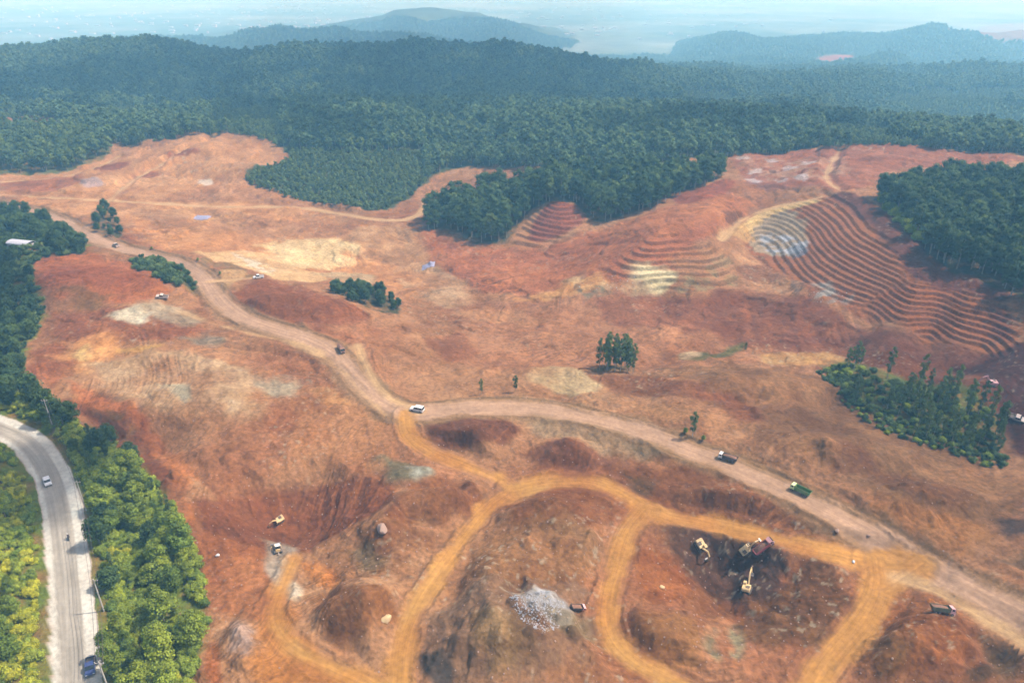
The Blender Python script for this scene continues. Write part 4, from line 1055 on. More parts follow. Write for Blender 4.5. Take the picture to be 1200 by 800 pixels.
arr = [(k, x, y, float(hf.z(x, y)), s, float(rr.uniform(0, 6.28)), w) for k, x, y, s, w in TREES]
def in_view(x, y, z):
    px, py = project(x, y, z); return -8 < px < 1208 and -10 < py < 815
tree_rest, shrub_rest = [], []
tree_src, src_at = [], {}
for k, vs_ in KINDS.items():
    src_at[k] = len(tree_src); tree_src += [v[2] for v in vs_]
trees = [a for a in arr if a[0] != 'shrub']; shrubs = [a for a in arr if a[0] == 'shrub']
trees.sort(key=lambda a: math.hypot(a[1], a[2])); shrubs.sort(key=lambda a: math.hypot(a[1], a[2]))
n_single = 0
def build_tree(a, v, label, group):
    k, x, y, z, s, rot, w = a
    e = new_obj('broadleaf_tree', None); e.location = (x, y, z - .05); e.rotation_euler = (0, 0, rot); e.scale = (s * (.68 if k == 'slim_tree' else 1),) * 2 + (s * rr.uniform(.85, 1.2),)
    tag(e, label, 'tree', group)
    new_obj('trunk', KINDS[k][v][0], e); new_obj('crown', KINDS[k][v][1], e)
for k, px, py, s, lab in SINGLES:
    p = GD(px, py); build_tree((k, p.x, p.y, p.z, s, 1.0, ''), 0, lab, None); n_single += 1
for a in trees:
    v = int(rr.integers(len(KINDS[a[0]])))
    if n_single < 299 and in_view(*a[1:4]):
        lab, grp = words_for(where_of(a[6], a[1], a[2]), a[1], a[2], a[3], a[0], a[4])
        build_tree(a, v, lab, grp); n_single += 1
    else:
        v = v if a[0] != 'forest_tree' or rr.random() > .15 else src_at['grove_tree'] - src_at['forest_tree'] + v % 3
        tree_rest.append((src_at[a[0]] + v, a[1], a[2], a[3] - .05, a[4], a[5]))
n_sh = 0
for a in shrubs:
    w_ = where_of(a[6], a[1], a[2]); br = fbm(np.array(a[1]), np.array(a[2]), 22, 2, 230) + (.35 if w_ == 'left_w' else 0) - (a[2] - 120) / 90
    v = 7 + int(rr.integers(4)) if w_ in ('bank', 'left_n') else int(rr.choice([4, 8, 9, 10])) if w_ == 'copse' else (int(rr.integers(4)) if br + rr.uniform(-.5, .5) > 0 else 4 + int(rr.integers(3)))
    if n_sh < 299 and in_view(*a[1:4]):
        o = new_obj('shrub', SHRUBS[v]); o.location = (a[1], a[2], a[3] - .05); o.rotation_euler = (0, 0, a[5]); o.scale = (a[4],) * 3
        lab, grp = words_for(where_of(a[6], a[1], a[2]), a[1], a[2], a[3], 'shrub', ('low ' if a[4] < .7 else 'big ' if a[4] > 1 else '') + ('yellow-green shrub' if v < 4 else 'mid-green shrub' if v < 7 else 'dark green shrub'))
        tag(o, lab, 'shrub', grp); n_sh += 1
    else: shrub_rest.append((v, a[1], a[2], a[3] - .05, a[4], a[5]))
for low, x, y, z, s in FAR:
    kk = 'low_tree' if low else 'pale_tree' if rr.random() < (.12 + .25 * max(0, float(fbm(np.array(x), np.array(y), 70, 2, 240)))) else 'far_tree'
    tree_rest.append((src_at[kk] + int(rr.integers(len(KINDS[kk]))), x, y, z - .2, s, float(rr.uniform(0, 6.28))))
stand_of_instances('forest', tree_src, tree_rest)
stand_of_instances('undergrowth', SHRUBS, shrub_rest)
print('plants', n_single, n_sh, len(tree_rest), len(shrub_rest), round(time.time() - T0, 1))
# ------------------------------------------------------------------ clouds overhead (their shadows lie on the ridge and the upper left)
m, nt, b = new_mat('cloud_white'); b.inputs['Base Color'].default_value = (.9, .9, .9, 1); b.inputs['Roughness'].default_value = 1
tb = nt.nodes.new('ShaderNodeBsdfTransparent'); ms = nt.nodes.new('ShaderNodeMixShader'); ms.inputs[0].default_value = .88
nt.links.new(tb.outputs[0], ms.inputs[1]); nt.links.new(b.outputs[0], ms.inputs[2]); nt.links.new(ms.outputs[0], nt.nodes['Material Output'].inputs['Surface'])
CLOUDMAT = m
THINMAT = m.copy(); THINMAT.name = 'thin_cloud_white'
for n_ in THINMAT.node_tree.nodes:
    if n_.type == 'MIX_SHADER': n_.inputs[0].default_value = .16
def cloud(poly, puff, step, seed, alt=950, thin=0.0, mat=None):
    r = np.random.default_rng(seed); W2 = smooth_line(np.concatenate([GP(poly), GP(poly)[:1]]), 2)[:-1]
    lo, hi = W2.min(0), W2.max(0); gx, gy = np.meshgrid(np.arange(lo[0], hi[0], step), np.arange(lo[1], hi[1], step))
    x = (gx + r.uniform(-.5, .5, gx.shape) * step).ravel(); y = (gy + r.uniform(-.5, .5, gx.shape) * step).ravel()
    k = inside(x, y, W2) & (fbm(x, y, puff * 5, 3, seed) > -.35 + thin); x, y = x[k], y[k]; z = hf.z(x, y)
    V, F = [], []
    for i, (a, c, e) in enumerate(zip(x, y, z)):
        h = alt + r.uniform(-.6, .9) * puff; t = (h - e) / SUN_DIR.z; q = puff * r.uniform(.5, 1.1)
        V.append(ICO_V * (1 + r.uniform(-.15, .15, (12, 1))) * (q, q, q * .6) + (a + SUN_DIR.x * t, c + SUN_DIR.y * t, h)); F.append(ICO_F + 12 * i)
    me = bpy.data.meshes.new('cloud'); me.from_pydata(np.concatenate(V).tolist(), [], np.concatenate(F).tolist()); me.materials.append(mat or CLOUDMAT)
    me.polygons.foreach_set('use_smooth', [True] * len(me.polygons))
    o = new_obj('cloud', me); o['kind'] = 'stuff'; return o
cloud([(-700,100),(-100,96),(60,92),(200,70),(300,56),(420,54),(560,56),(640,66),(720,90),(700,108),(820,128),(980,132),(1000,150),(900,165),(700,160),(560,165),(420,170),(330,160),(250,138),(150,132),(0,128),(-700,140)], 26, 26, 5)
cloud([(-300,330),(-20,300),(60,330),(30,400),(60,470),(140,500),(150,560),(90,600),(-40,610),(-300,600)], 14, 13, 6, 950, .1)
cloud([(980,395),(1100,385),(1220,400),(1300,560),(1250,800),(1150,700),(1000,600),(930,500),(960,440)], 14, 15, 8, 950, .05, THINMAT)

# ------------------------------------------------------------------ vehicles, machines, poles, rocks
C_ = dict(
 white=plain_material('white_paint', (.62, .61, .58), .4, 0, .45), glass=plain_material('dark_glass', (.02, .025, .03), .12, 0, .05), tyre=plain_material('tyre_rubber', (.025, .024, .023), .85, 0, .5),
 cream=plain_material('cream_machine_paint', (.60, .42, .19), .5, 0, .45), dusty=plain_material('dusty_pale_paint', (.42, .34, .29), .6, 0, .5), steel=plain_material('worn_steel', (.20, .19, .18), .5, .6, .5), dark=plain_material('dark_chassis', (.04, .038, .036), .7, 0, .5),
 green=plain_material('green_paint', (.09, .20, .06), .5, 0, .5), yellowgreen=plain_material('pale_lime_paint', (.55, .62, .28), .45, 0, .2), red=plain_material('red_paint', (.42, .07, .07), .5, 0, .45), pink=plain_material('faded_red_paint', (.55, .28, .27), .5, 0, .2),
 navy=plain_material('navy_paint', (.03, .05, .14), .3, 0, .15), brownp=plain_material('dusty_brown_paint', (.22, .10, .06), .7, 0, .6), ore=plain_material('ore_load', (.16, .075, .045), .95, 0, .5, 3), lamp=plain_material('lamp_lens', (.7, .7, .66), .2, 0, .05),
 orange=plain_material('orange_paint', (.62, .28, .06), .5, 0, .3), olive=plain_material('dark_olive_paint', (.06, .07, .03), .6, 0, .4), cloth=plain_material('dark_clothing', (.05, .05, .07), .9, 0, .2), skin=plain_material('brown_skin', (.30, .17, .10), .6, 0, .1),
 wood=plain_material('grey_pole', (.42, .38, .33), .85, 0, .3), tarp=plain_material('lavender_tarpaulin', (.20, .20, .29), .6, 0, .35, .8), roof=plain_material('white_sheet_roof', (.40, .39, .41), .45, 0, .25, .5), wall=plain_material('grey_wall', (.40, .37, .36), .9, 0, .3, .5),
 boulder=plain_material('pink_grey_rock', (.26, .17, .13), .95, 0, .6, .8), paleboulder=plain_material('pale_yellow_rock', (.50, .36, .18), .95, 0, .5, .8), whiterock=plain_material('white_rock', (.52, .52, .52), .95, 0, .4, .8), greyrock=plain_material('grey_rubble', (.27, .27, .28), .95, 0, .35, .3), ceramic=plain_material('pale_insulator', (.55, .5, .45), .3, 0, .1))
class MB:
    """collects boxes, wheels, bars and side profiles into one part"""
    def __init__(s): s.bm = bmesh.new()
    def box(s, c, d, rot=(0, 0, 0), taper=1.0, bev=.05):
        r = bmesh.ops.create_cube(s.bm, size=1); vs_ = r['verts']
        for v in vs_:
            k = taper if v.co.z > 0 else 1; v.co = Vector((v.co.x * d[0] * k, v.co.y * d[1] * k, v.co.z * d[2]))
        if bev: 
            r2 = bmesh.ops.bevel(s.bm, geom=list({e for v in vs_ for e in v.link_edges}), offset=min(bev, min(d) * .3), segments=1, affect='EDGES', clamp_overlap=True)
            vs_ = list({v for f in r2['faces'] for v in f.verts} | {v for v in vs_ if v.is_valid})
        M4 = Matrix.Translation(c) @ Euler(rot).to_matrix().to_4x4(); bmesh.ops.transform(s.bm, matrix=M4, verts=vs_); return s
    def cyl(s, c, r, L, axis='Y', n=14, r2=None):
        q = bmesh.ops.create_cone(s.bm, cap_ends=True, segments=n, radius1=r, radius2=r if r2 is None else r2, depth=L)
        rot = {'Y': Euler((R(90), 0, 0)), 'X': Euler((0, R(90), 0)), 'Z': Euler((0, 0, 0))}[axis].to_matrix().to_4x4()
        bmesh.ops.transform(s.bm, matrix=Matrix.Translation(c) @ rot, verts=q['verts']); return s
    def bar(s, a, b, w, h=None):
        a, b = Vector(a), Vector(b); h = h or w; d = b - a
        q = d.to_track_quat('X', 'Z'); r = bmesh.ops.create_cube(s.bm, size=1)
        for v in r['verts']: v.co = q @ Vector((v.co.x * d.length, v.co.y * w, v.co.z * h)) + (a + b) / 2
        return s
    def prof(s, P, y0, y1):
        """closed outline in the x-z plane, extruded across y"""
        A = [s.bm.verts.new((x, y0, z)) for x, z in P]; B = [s.bm.verts.new((x, y1, z)) for x, z in P]
        s.bm.faces.new(A); s.bm.faces.new(B[::-1])
        for i in range(len(P)): j = (i + 1) % len(P); s.bm.faces.new((A[j], A[i], B[i], B[j]))
        return s
    def build(s, name, mat, parent=None):
        bmesh.ops.recalc_face_normals(s.bm, faces=s.bm.faces); me = bpy.data.meshes.new(name); s.bm.to_mesh(me); s.bm.free(); me.materials.append(C_[mat] if isinstance(mat, str) else mat)
        return new_obj(name, me, parent)
def stand(root, px, py, to=None, yaw=None, lift=0.0):
    """set a thing on the ground at a measured spot, nose towards another, tilted with the slope"""
    p = GD(px, py)
    if to is not None: q = GD(*to); yaw = math.atan2(q.y - p.y, q.x - p.x)
    f = Vector((math.cos(yaw), math.sin(yaw), 0)); l = Vector((-f.y, f.x, 0)); e = 1.6
    zf = lambda v: float(hf.z(p.x + v.x, p.y + v.y))
    f2 = Vector((f.x * 2 * e, f.y * 2 * e, zf(f * e) - zf(-f * e))).normalized(); l2 = Vector((l.x * 2 * e, l.y * 2 * e, zf(l * e) - zf(-l * e))).normalized()
    n = f2.cross(l2).normalized(); l2 = n.cross(f2)
    Mx = Matrix((f2, l2, n)).transposed().to_4x4(); Mx.translation = Vector((p.x, p.y, float(hf.z(p.x, p.y)) + lift)); root.matrix_world = Mx
    return root
def root_of(name, label, cat, group=None): return tag(new_obj(name, None), label, cat, group)
def wheel(parent, x, y, r, w):
    t = MB().cyl((x, y, r), r, w, n=16).build('wheel', 'tyre', parent)
    MB().cyl((x, y + (.02 if y > 0 else -.02), r), r * .55, w, n=10).build('rim', 'steel', t); return t
def car(name, label, cat, px, py, to, paint, body='suv'):
    e = root_of(name, label, cat); L, W_, H = (4.6, 1.85, 1.75) if body != 'hatch' else (3.9, 1.7, 1.5)
    h = L / 2
    MB().prof([(-h, .35), (-h, .95), (-h + .1, 1.0), (h * .42, 1.02), (h * .95, .88), (h, .7), (h, .35)], -W_ / 2, W_ / 2).build('body', paint, e)
    if body == 'pickup':
        cab = [(-.45, 1.0), (-.35, H - .04), (.75, H - .04), (1.25, 1.0)]
        for y in (-W_ / 2 + .06, W_ / 2 - .06): MB().box((-h + .95, y, 1.12), (1.85, .1, .28)).build('bed_side', paint, e)
        MB().box((-h + .08, 0, 1.12), (.1, W_ - .1, .28)).build('tailgate', paint, e); MB().box((-h + .95, 0, 1.01), (1.75, W_ - .25, .05)).build('bed_floor', 'dark', e)
    elif body == 'suv': cab = [(-h + .05, 1.0), (-h + .25, H - .04), (.55, H - .04), (1.15, 1.0)]
    else: cab = [(-h + .1, .98), (-h + .55, H - .04), (.35, H - .04), (1.0, .98)]
    MB().prof(cab, -W_ / 2 + .09, W_ / 2 - .09).build('window_band', 'glass', e)
    x0, x1 = cab[1][0], cab[2][0]
    MB().box(((x0 + x1) / 2, 0, H), (x1 - x0 + .12, W_ - .2, .07)).build('roof', paint, e)
    for k in (x0 + .02, (x0 + x1) / 2):
        for y in (-1, 1): MB().bar((k, y * (W_ / 2 - .08), 1.0), (k, y * (W_ / 2 - .1), H), .07).build('pillar', paint, e)
    for y in (-1, 1):
        MB().box((h - .02, y * W_ * .36, .75), (.08, .34, .16)).build('headlight', 'lamp', e); MB().box((-h + .01, y * W_ * .4, .85), (.06, .16, .24)).build('tail_light', 'red', e)
        MB().box((.95, y * (W_ / 2 + .08), 1.08), (.12, .18, .13)).build('mirror', paint, e)
        for x in (-h * .6, h * .62): wheel(e, x, y * (W_ / 2 - .1), .35, .24)
    MB().box((h + .02, 0, .48), (.1, W_ - .2, .2)).build('bumper', 'dark', e)
    stand(e, px, py, to); return e
def dump_truck(name, label, px, py, to, cabpaint, bedpaint, load=True, size=.66, cat='dump truck'):
    e = root_of(name, label, cat)
    MB().box((-.2, 0, .85), (7.6, 1.0, .35)).build('chassis', 'dark', e)
    c = MB().prof([(2.2, .8), (2.2, 3.0), (3.55, 3.0), (3.85, 1.9), (3.9, .8)], -1.2, 1.2).build('cab', cabpaint, e)
    MB().prof([(3.62, 2.92), (3.94, 1.95), (3.97, 1.98), (3.66, 2.95)], -1.05, 1.05).build('windscreen', 'glass', c)
    for y in (-1, 1): MB().box((2.95, y * 1.21, 2.35), (.8, .04, .7), bev=0).build('side_window', 'glass', c); MB().box((3.93, y * .9, 1.15), (.06, .35, .22)).build('headlight', 'lamp', c)
    b = MB().prof([(-4.1, 1.25), (-4.5, 2.6), (1.95, 2.8), (1.95, 3.1), (2.1, 3.1), (1.98, 1.1), (-3.7, 1.1)], -1.25, -1.15).prof([(-4.1, 1.25), (-4.5, 2.6), (1.95, 2.8), (1.95, 3.1), (2.1, 3.1), (1.98, 1.1), (-3.7, 1.1)], 1.15, 1.25)
    b.box((-.95, 0, 1.2), (6.0, 2.3, .18)).box((1.98, 0, 2.1), (.12, 2.3, 2.0)).box((-4.25, 0, 1.95), (.12, 2.3, 1.3), (0, R(-17), 0))
    bd = b.build('dump_bed', bedpaint, e)
    for x in (-3.2, -2.0, -.8, .4, 1.5):
        for y in (-1.28, 1.28): MB().box((x, y, 1.95), (.12, .1, 1.5), bev=.02).build('rib', bedpaint, bd)
    if load:
        bm = bmesh.new(); bmesh.ops.create_grid(bm, x_segments=12, y_segments=7, size=1); r = np.random.default_rng(int(px))
        for v in bm.verts:
            k = (1 - v.co.x ** 2) * (1 - v.co.y ** 2); v.co = Vector((v.co.x * 2.9 - 1.1, v.co.y * 1.13, 2.3 + .75 * k + r.uniform(-.07, .07)))
        me = bpy.data.meshes.new('load'); bm.to_mesh(me); bm.free(); me.materials.append(C_['ore']); new_obj('load', me, e)
    for y in (-1, 1):
        for x in (-2.9, -1.6, 2.9): wheel(e, x, y * 1.05, .54, .4)
        MB().box((3.6, y * 1.4, 2.2), (.12, .2, .45)).build('mirror', 'dark', e)
    stand(e, px, py, to); e.scale = (size,) * 3; return e
def excavator(label, px, py, to, swing, reach, paint='cream', up=False, size=.74):
    e = root_of('excavator', label, 'excavator')
    for y in (-1, 1):
        t = MB().prof([(-2.0, .25), (-1.75, 0), (1.75, 0), (2.0, .25), (2.0, .6), (1.75, .88), (-1.75, .88), (-2.0, .6)], y * 1.2 - .28, y * 1.2 + .28).build('track', 'dark', e)
        for k in range(5): MB().cyl((-1.4 + .7 * k, y * 1.2 + y * .3, .34), .24, .08, n=10).build('roller', 'steel', t)
    MB().box((0, 0, .65), (2.2, 2.0, .5)).build('undercarriage', 'steel', e)
    MB().cyl((0, 0, 1.0), .75, .3, 'Z', 18).build('slew_ring', 'dark', e)
    Q = Euler((0, 0, swing)).to_matrix().to_4x4()
    h = MB().box((-.7, 0, 1.65), (2.9, 2.5, 1.1)).build('house', paint, e); h.matrix_local = Q
    MB().box((-1.95, 0, 1.6), (.7, 2.5, 1.2), bev=.2).build('counterweight', paint, h); MB().box((-.9, -.5, 2.25), (1.3, 1.2, .14)).build('engine_cover', 'dark', h); MB().cyl((-1.2, .3, 2.5), .1, .6, 'Z', 8).build('exhaust', 'dark', h)
    cb = MB().prof([(.1, 1.2), (.1, 2.95), (1.25, 2.95), (1.65, 2.0), (1.65, 1.2)], .25, 1.2).build('cab', paint, h)
    MB().prof([(1.2, 2.85), (1.62, 1.98), (1.68, 2.0), (1.27, 2.88)], .32, 1.13).build('windscreen', 'glass', cb); MB().box((.75, 1.21, 2.3), (.8, .04, .8), bev=0).build('side_window', 'glass', cb)
    k = (2.6, 4.6) if not up else (3.0, 4.9)
    tip = (reach, 2.3 if not up else 4.4)
    bo = MB().bar((.9, -.35, 1.7), (k[0], -.35, k[1]), .42, .6).bar((k[0] - .1, -.35, k[1] - .05), (tip[0], -.35, tip[1] + 1.2), .38, .5).build('boom', paint, h)
    MB().bar((1.4, -.35, 1.5), (k[0] - .3, -.35, k[1] - .9), .16).build('boom_ram', 'steel', bo)
    st = MB().bar((tip[0] - .3, -.35, tip[1] + 1.6), (tip[0] + .9, -.35, tip[1] - 1.2), .32, .42).build('stick', paint, h)
    bk = [(tip[0] + .9, tip[1] - 1.1), (tip[0] + 1.25, tip[1] - 1.5), (tip[0] + 1.1, tip[1] - 2.1), (tip[0] + .45, tip[1] - 2.2), (tip[0] + .2, tip[1] - 1.9), (tip[0] + .6, tip[1] - 1.75)]
    MB().prof(bk, -.95, .25).build('bucket', 'steel', h)
    MB().bar((tip[0], -.35, tip[1] + 1.5), (tip[0] + 1.2, -.35, tip[1] - .6), .13).build('bucket_ram', 'steel', st)
    stand(e, px, py, to); e.scale = (size,) * 3; return e
def bulldozer(label, px, py, to):
    e = root_of('bulldozer', label, 'bulldozer')
    for y in (-1, 1):
        t = MB().prof([(-1.8, .3), (-1.4, 0), (1.3, 0), (1.75, .3), (1.75, .65), (1.3, .95), (-1.3, 1.0), (-1.8, .7)], y * 1.05 - .28, y * 1.05 + .28).build('track', 'dark', e)
        for k in range(4): MB().cyl((-1.1 + .7 * k, y * 1.36, .36), .24, .06, n=10).build('roller', 'steel', t)
    MB().prof([(-1.5, .6), (-1.5, 1.5), (.2, 1.6), (1.7, 1.5), (1.8, .7)], -.72, .72).build('hull', 'cream', e)
    c = MB().prof([(-1.2, 1.5), (-1.15, 2.6), (.0, 2.6), (.15, 1.5)], -.7, .7).build('cab', 'glass', e); MB().box((-.55, 0, 2.68), (1.5, 1.6, .12)).build('roof', 'white', c)
    MB().cyl((.9, .2, 1.9), .09, .8, 'Z', 8).build('exhaust', 'dark', e)
    b = MB().prof([(2.2, .05), (2.42, .2), (2.3, .65), (2.45, 1.15), (2.6, 1.2), (2.45, .65), (2.55, .1)], -1.7, 1.7).build('blade', 'steel', e)
    for y in (-1, 1): MB().bar((-.2, y * 1.42, .45), (2.25, y * 1.42, .45), .16, .22).build('push_arm', 'cream', e)
    MB().bar((-1.8, 0, .9), (-2.5, 0, .2), .3, .2).build('ripper', 'steel', e)
    stand(e, px, py, to); e.scale = (.8,) * 3; return e

car('suv', 'white four-wheel drive at the haul road bend by the orange junction', 'car', 489, 481, (470,476), 'white', 'suv')
car('hatchback', 'white car on the upper part of the asphalt road', 'car', 56, 566, (66,590), 'white', 'hatch')
car('pickup_truck', 'dark blue pickup parked on the pale shoulder at the near end of the asphalt road', 'pickup', 107, 783, (106,810), 'navy', 'pickup')
car('pickup_truck', 'white pickup at the tip of the short spur off the haul road', 'pickup', 303, 326, (280,327), 'white', 'pickup')
car('pickup_truck', 'lone dusty pickup on the bare red ground below the planted bank', 'pickup', 190, 349, (170,350), 'dusty', 'pickup')
car('pickup_truck', 'dusty pale pickup at the upper end of the haul road beside dark trees', 'pickup', 136, 289, (118,281), 'dusty', 'pickup')
car('pickup_truck', 'dusty pale pickup on the dark maroon slope at the right edge', 'pickup', 1191, 491, (1205,495), 'dusty', 'pickup')
dump_truck('dump_truck', 'dump truck with white cab and dark ore load on the haul road', 852, 539, (800,522), 'white', 'dark')
dump_truck('dump_truck', 'green dump truck with pale cab descending the haul road', 937, 577, (890,556), 'yellowgreen', 'green', False)
dump_truck('dump_truck', 'dusty brown dump truck where the haul road narrows into the descent', 400, 411, (416,440), 'brownp', 'brownp', True)
dump_truck('dump_truck', 'red dump truck being loaded at the edge of the dark purple pit', 897, 641, (915,636), 'pink', 'red')
dump_truck('dump_truck', 'faded red and black truck beside the white rubble heap', 675, 714, (690,710), 'pink', 'dark', True, .5, 'truck')
dump_truck('dump_truck', 'dark olive truck with pale cab on the bare plot right of the orange road', 1104, 718, (1120,722), 'pink', 'olive', True, .6, 'truck')
excavator('cream excavator with its arm reaching down into the dark pit, far left of the pit', 820, 639, (826,650), 0, 4.3)
excavator('cream excavator loading the red dump truck at the pit edge', 876, 643, (895,636), 0, 5.0, up=True)
excavator('cream excavator on the near rim of the dark pit, arm raised', 875, 692, (884,674), .1, 5.2, up=True)
excavator('small excavator at the foot of the rilled red bowl, above the bulldozer', 327, 610, (316,616), 0, 4.0, size=.65)
excavator('pale excavator alone on the dark maroon slope', 1161, 451, (1145,448), .4, 4.4, 'pink')
bulldozer('bulldozer on the grey streaked floor of the red bowl', 325, 645, (318,630))

# rider on a motorcycle
e = root_of('motorcycle', 'dark motorcycle ridden down the asphalt road', 'motorcycle')
for x in (-.65, .68): wheel(e, x, 0.001, .31, .13)
MB().prof([(-.6, .55), (-.75, .85), (-.1, .82), (.25, .95), (.45, .75), (.1, .35), (-.3, .35)], -.14, .14).build('body', 'dark', e)
MB().box((-.3, 0, .88), (.75, .26, .1)).build('seat', 'tyre', e); MB().bar((.68, 0, .3), (.42, 0, 1.0), .09).build('fork', 'steel', e); MB().bar((.42, -.36, 1.03), (.42, .36, 1.03), .05).build('handlebar', 'steel', e)
MB().cyl((.55, 0, .85), .1, .1, 'X', 10).build('headlight', 'lamp', e)
stand(e, 81, 631, (79,600)); MOTO = e
def person(label, mat_w, joints, edges, radii, clothing, head):
    """one skinned body; clothing and helmet are its children"""
    me = bpy.data.meshes.new('person'); me.from_pydata(joints, edges, []); o = new_obj('person', me); tag(o, label, 'person')
    md = o.modifiers.new('skin', 'SKIN'); lay = me.skin_vertices[0] if me.skin_vertices else None
    if lay is None:
        bm = bmesh.new(); bm.from_mesh(me); bm.verts.layers.skin.verify(); bm.to_mesh(me); bm.free(); lay = me.skin_vertices[0]
    for v, r_ in zip(lay.data, radii): v.radius = (r_, r_)
    lay.data[0].use_root = True
    o.modifiers.new('smooth', 'SUBSURF').levels = 1; me.materials.append(C_['cloth']); o.matrix_world = mat_w
    MB().cyl((head[0], head[1], head[2] + .05), .15, .2, 'Z', 10, .1).build('helmet', 'white', o)
    MB().prof([(head[0] + .08, head[2] - .12), (head[0] + .1, head[2]), (head[0] + .13, head[2] - .04), (head[0] + .115, head[2] - .12)], -.06, .06).build('face', 'skin', o)
    return o
J = [(-.3,0,1.0),(-.27,0,1.2),(-.18,0,1.45),(-.14,0,1.56),(-.1,0,1.72),(-.28,.12,.95),(.12,.2,.8),(.05,.18,.42),(.18,.18,.38),(-.28,-.12,.95),(.12,-.2,.8),(.05,-.18,.42),(.18,-.18,.38),(-.17,.2,1.42),(.05,.28,1.2),(.38,.3,1.06),(-.17,-.2,1.42),(.05,-.28,1.2),(.38,-.3,1.06)]
E = [(0,1),(1,2),(2,3),(3,4),(0,5),(5,6),(6,7),(7,8),(0,9),(9,10),(10,11),(11,12),(2,13),(13,14),(14,15),(2,16),(16,17),(17,18)]
RAD = [.15,.15,.16,.06,.11,.10,.075,.05,.05,.10,.075,.05,.05,.075,.05,.04,.075,.05,.04]
RAD = [.15,.15,.16,.06,.11,.10,.075,.05,.05,.10,.075,.05,.05,.075,.05,.04,.075,.05,.04]
person('rider in dark clothes and white helmet on the motorcycle', MOTO.matrix_world.copy(), J, E, RAD, 'cloth', (-.1, 0, 1.78))

# rocks
def rock_mesh(name, seed, sub=2, rough_=.25):
    bm = bmesh.new(); bmesh.ops.create_icosphere(bm, subdivisions=sub, radius=1); r = np.random.default_rng(seed); cut = [(Vector(r.normal(size=3)).normalized(), r.uniform(.55, .85)) for _ in range(9)]
    for v in bm.verts:
        for nv_, d in cut:
            k = v.co.dot(nv_) - d
            if k > 0: v.co -= nv_ * k * .9
        v.co *= 1 + r.uniform(-rough_, rough_) * .25
    me = bpy.data.meshes.new(name); bm.to_mesh(me); bm.free(); return me
for px, py, s, mat, lab in ((448,622,(1.9,1.4,1.5),'boulder','large pink-grey boulder on the rim of the rilled red bowl'), (453,726,(1.35,1.1,.9),'paleboulder','pale yellow boulder beside the orange road, next to the contoured mound'),
                            (255,651,(.55,.5,.5),'whiterock','small white rock at the edge of the green strip by the red bowl'), (1000,658,(.5,.45,.4),'whiterock','small white rock on the orange road before its junction with the haul road'),
                            (981,622,(.7,.6,.5),'boulder','reddish rock on the verge between haul road and orange road'), (776,688,(.7,.6,.5),'paleboulder','pale rock below the dark purple pit'), (1018,628,(.5,.4,.4),'boulder','small rock on the near verge of the haul road')):
    me = rock_mesh('boulder', int(px)); me.materials.append(C_[mat]); o = new_obj('boulder', me); p = GD(px, py); o.location = (p.x, p.y, p.z + s[2] * .35); o.scale = s; o.rotation_euler = (0, 0, px); tag(o, lab, 'boulder')
ROCKS = [rock_mesh('stone', 900 + k, 1) for k in range(5)]
for mm in ROCKS: mm.materials.append(C_['greyrock'])
REDROCKS = [rock_mesh('stone', 920 + k, 1) for k in range(4)]
for mm in REDROCKS: mm.materials.append(C_['boulder'])
def rocks_in(poly, step, s0, s1, seed):
    x, y = scatter(poly, step, seed, keep=(lambda x, y: fbm(x, y, 5, 3, 250) > -.25) if step < 1 else None); r = np.random.default_rng(seed); return [(int(r.integers(4)), a, c, float(hf.z(a, c)), float(s0 + (s1 - s0) * r.random() ** 3), float(r.uniform(0, 6.28))) for a, c in zip(x, y)]
stand_of_instances('white_rubble', ROCKS, rocks_in([(596,700),(618,698),(634,690),(650,700),(664,706),(655,718),(662,732),(640,740),(628,748),(618,730),(606,722)], .36, .06, .34, 31) + rocks_in([(885,278),(922,272),(946,288),(938,302),(905,300)], 1.6, .15, .4, 32) + rocks_in([(665,335),(740,318),(780,335),(700,348)], 2.4, .15, .4, 33) + rocks_in([(945,342),(990,338),(1000,356),(962,358)], 1.8, .15, .4, 34))
rx = [q for q in rocks_in([(225,560),(500,500),(760,540),(1200,740),(1250,830),(225,830)], 2.6, .06, .32, 35) + rocks_in([(60,400),(400,400),(480,500),(250,560)], 4.4, .08, .3, 36) + rocks_in([(520,440),(1150,560),(1200,690),(900,540),(520,470)], 4.4, .08, .3, 37)]
rx = [q for q in rx if off_roads(np.array([q[1]]), np.array([q[2]]), .4)[0]]
stand_of_instances('loose_stones', REDROCKS, rx)

# tarpaulins, building, poles and wires
for px, py, sx, sy, lab in ((237,256,4.2,3.6,'lavender tarpaulin over a low heap in the upper left clearing, below the tan track'), (502,313,3.4,2.8,'lavender tarpaulin over a low heap on the basin floor')):
    bm = bmesh.new(); bmesh.ops.create_grid(bm, x_segments=26, y_segments=22, size=1); p = GD(px, py)
    for v in bm.verts:
        x, y = v.co.x * sx, v.co.y * sy; k = max(0, 1 - v.co.x ** 2) * max(0, 1 - v.co.y ** 2)
        v.co = Vector((x + p.x, y + p.y, float(hf.z(x + p.x, y + p.y)) + .1 + 1.0 * k ** .7 + .12 * math.sin(x * 2.1 + y) * math.cos(y * 1.7 - x * .4)))
    bmesh.ops.solidify(bm, geom=list(bm.faces), thickness=.04)
    me = bpy.data.meshes.new('tarpaulin'); bm.to_mesh(me); bm.free(); me.materials.append(C_['tarp']); tag(new_obj('tarpaulin', me), lab, 'tarpaulin')
e = root_of('building', 'long low building with white arched roof among trees at the left edge', 'building')
MB().box((0, 0, 1.5), (14, 6.4, 3.0), bev=0).build('wall', 'wall', e)
arc = [(3.5 * math.cos(R(a)), 3.0 + 1.5 * math.sin(R(a))) for a in range(0, 181, 15)]; arc2 = [(3.38 * math.cos(R(a)), 2.94 + 1.42 * math.sin(R(a))) for a in range(180, -1, -15)]
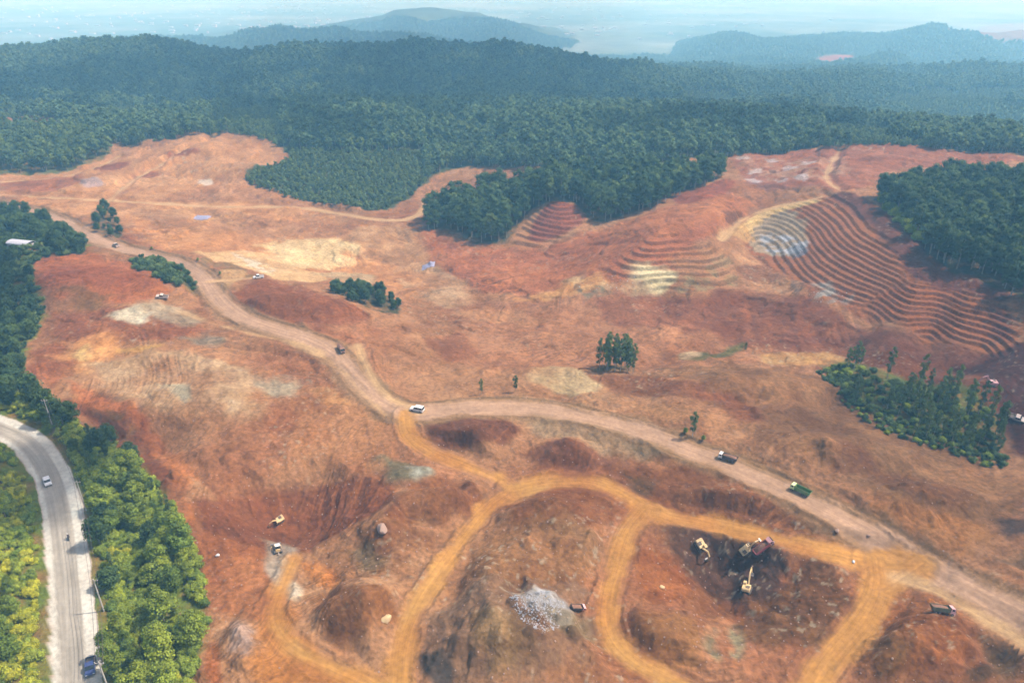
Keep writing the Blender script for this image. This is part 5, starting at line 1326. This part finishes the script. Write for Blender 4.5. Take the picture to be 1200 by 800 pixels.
ro = MB().prof(arc + arc2, -7.5, 7.5).build('roof', 'roof', e); ro.rotation_euler = (0, 0, R(90))
for k in range(4): MB().box((-4.8 + 3.2 * k, -3.22, 1.5), (1.2, .08, 1.2), bev=0).build('window', 'glass', e)
MB().box((6.2, -3.22, 1.1), (1.0, .09, 2.1), bev=0).build('door', 'dark', e)
p = GD(26, 290); e.location = (p.x, p.y, p.z - .1); e.rotation_euler = (0, 0, R(-14)); e.scale = (.8, .8, .8)
tops = []
for px, py in ((101,598),(122,716),(130,815),(62,500)):
    lab = {101: 'utility pole beside the asphalt road at the upper part of the green strip', 122: 'utility pole in the green strip beside the lower straight of the asphalt road', 130: 'nearest utility pole, at the bottom edge beside the asphalt road', 62: 'utility pole at the bend of the asphalt road, farthest along'}[px]
    e = root_of('utility_pole', lab, 'utility pole', 'utility poles along the asphalt road'); p = GD(px, py); e.location = p
    MB().cyl((0, 0, 4.7), .19, 10.4, 'Z', 10, .12).build('pole', 'wood', e); MB().box((0, 0, 9.4), (1.9, .12, .14)).build('crossarm', 'wood', e)
    for x in (-.85, 0, .85): MB().cyl((x, 0, 9.62), .07, .3, 'Z', 8).build('insulator', 'ceramic', e)
    tops.append((px, p + Vector((0, 0, 9.75))))
tops.sort(key=lambda t: -t[1].y)
wire = MB()
for (_, a), (_, c) in zip(tops[:-1], tops[1:]):
    for dx in (-.85, 0, .85):
        pp = [a.lerp(c, i / 12) + Vector((dx, 0, -4.4 * (i / 12) * (1 - i / 12))) for i in range(13)]
        for q0, q1 in zip(pp[:-1], pp[1:]): wire.bar(q0, q1, .06)
tag(wire.build('power_line', 'dark'), 'three dark wires strung between the poles along the asphalt road', 'power line')
# pale town on the plain far beyond the ridge, too distant to pick houses apart
bm = bmesh.new(); r = np.random.default_rng(55)
for k in range(420):
    U = r.choice([r.normal(-.50, .13), r.normal(-.28, .1), r.normal(.10, .12)]); d = r.uniform(3600, 7800); x = U * d; z = float(hf.z(x, d))
    if z < -146: continue
    q = bmesh.ops.create_cube(bm, size=1); s = (r.uniform(8, 30), r.uniform(8, 24), r.uniform(5, 11))
    for v in q['verts']: v.co = Vector((v.co.x * s[0] + x, v.co.y * s[1] + d, max(z, -139) + v.co.z * s[2] + s[2] * .4))
me = bpy.data.meshes.new('town'); bm.to_mesh(me); bm.free(); me.materials.append(C_['wall']); new_obj('town', me)['kind'] = 'stuff'
print('done', round(time.time() - T0, 1))
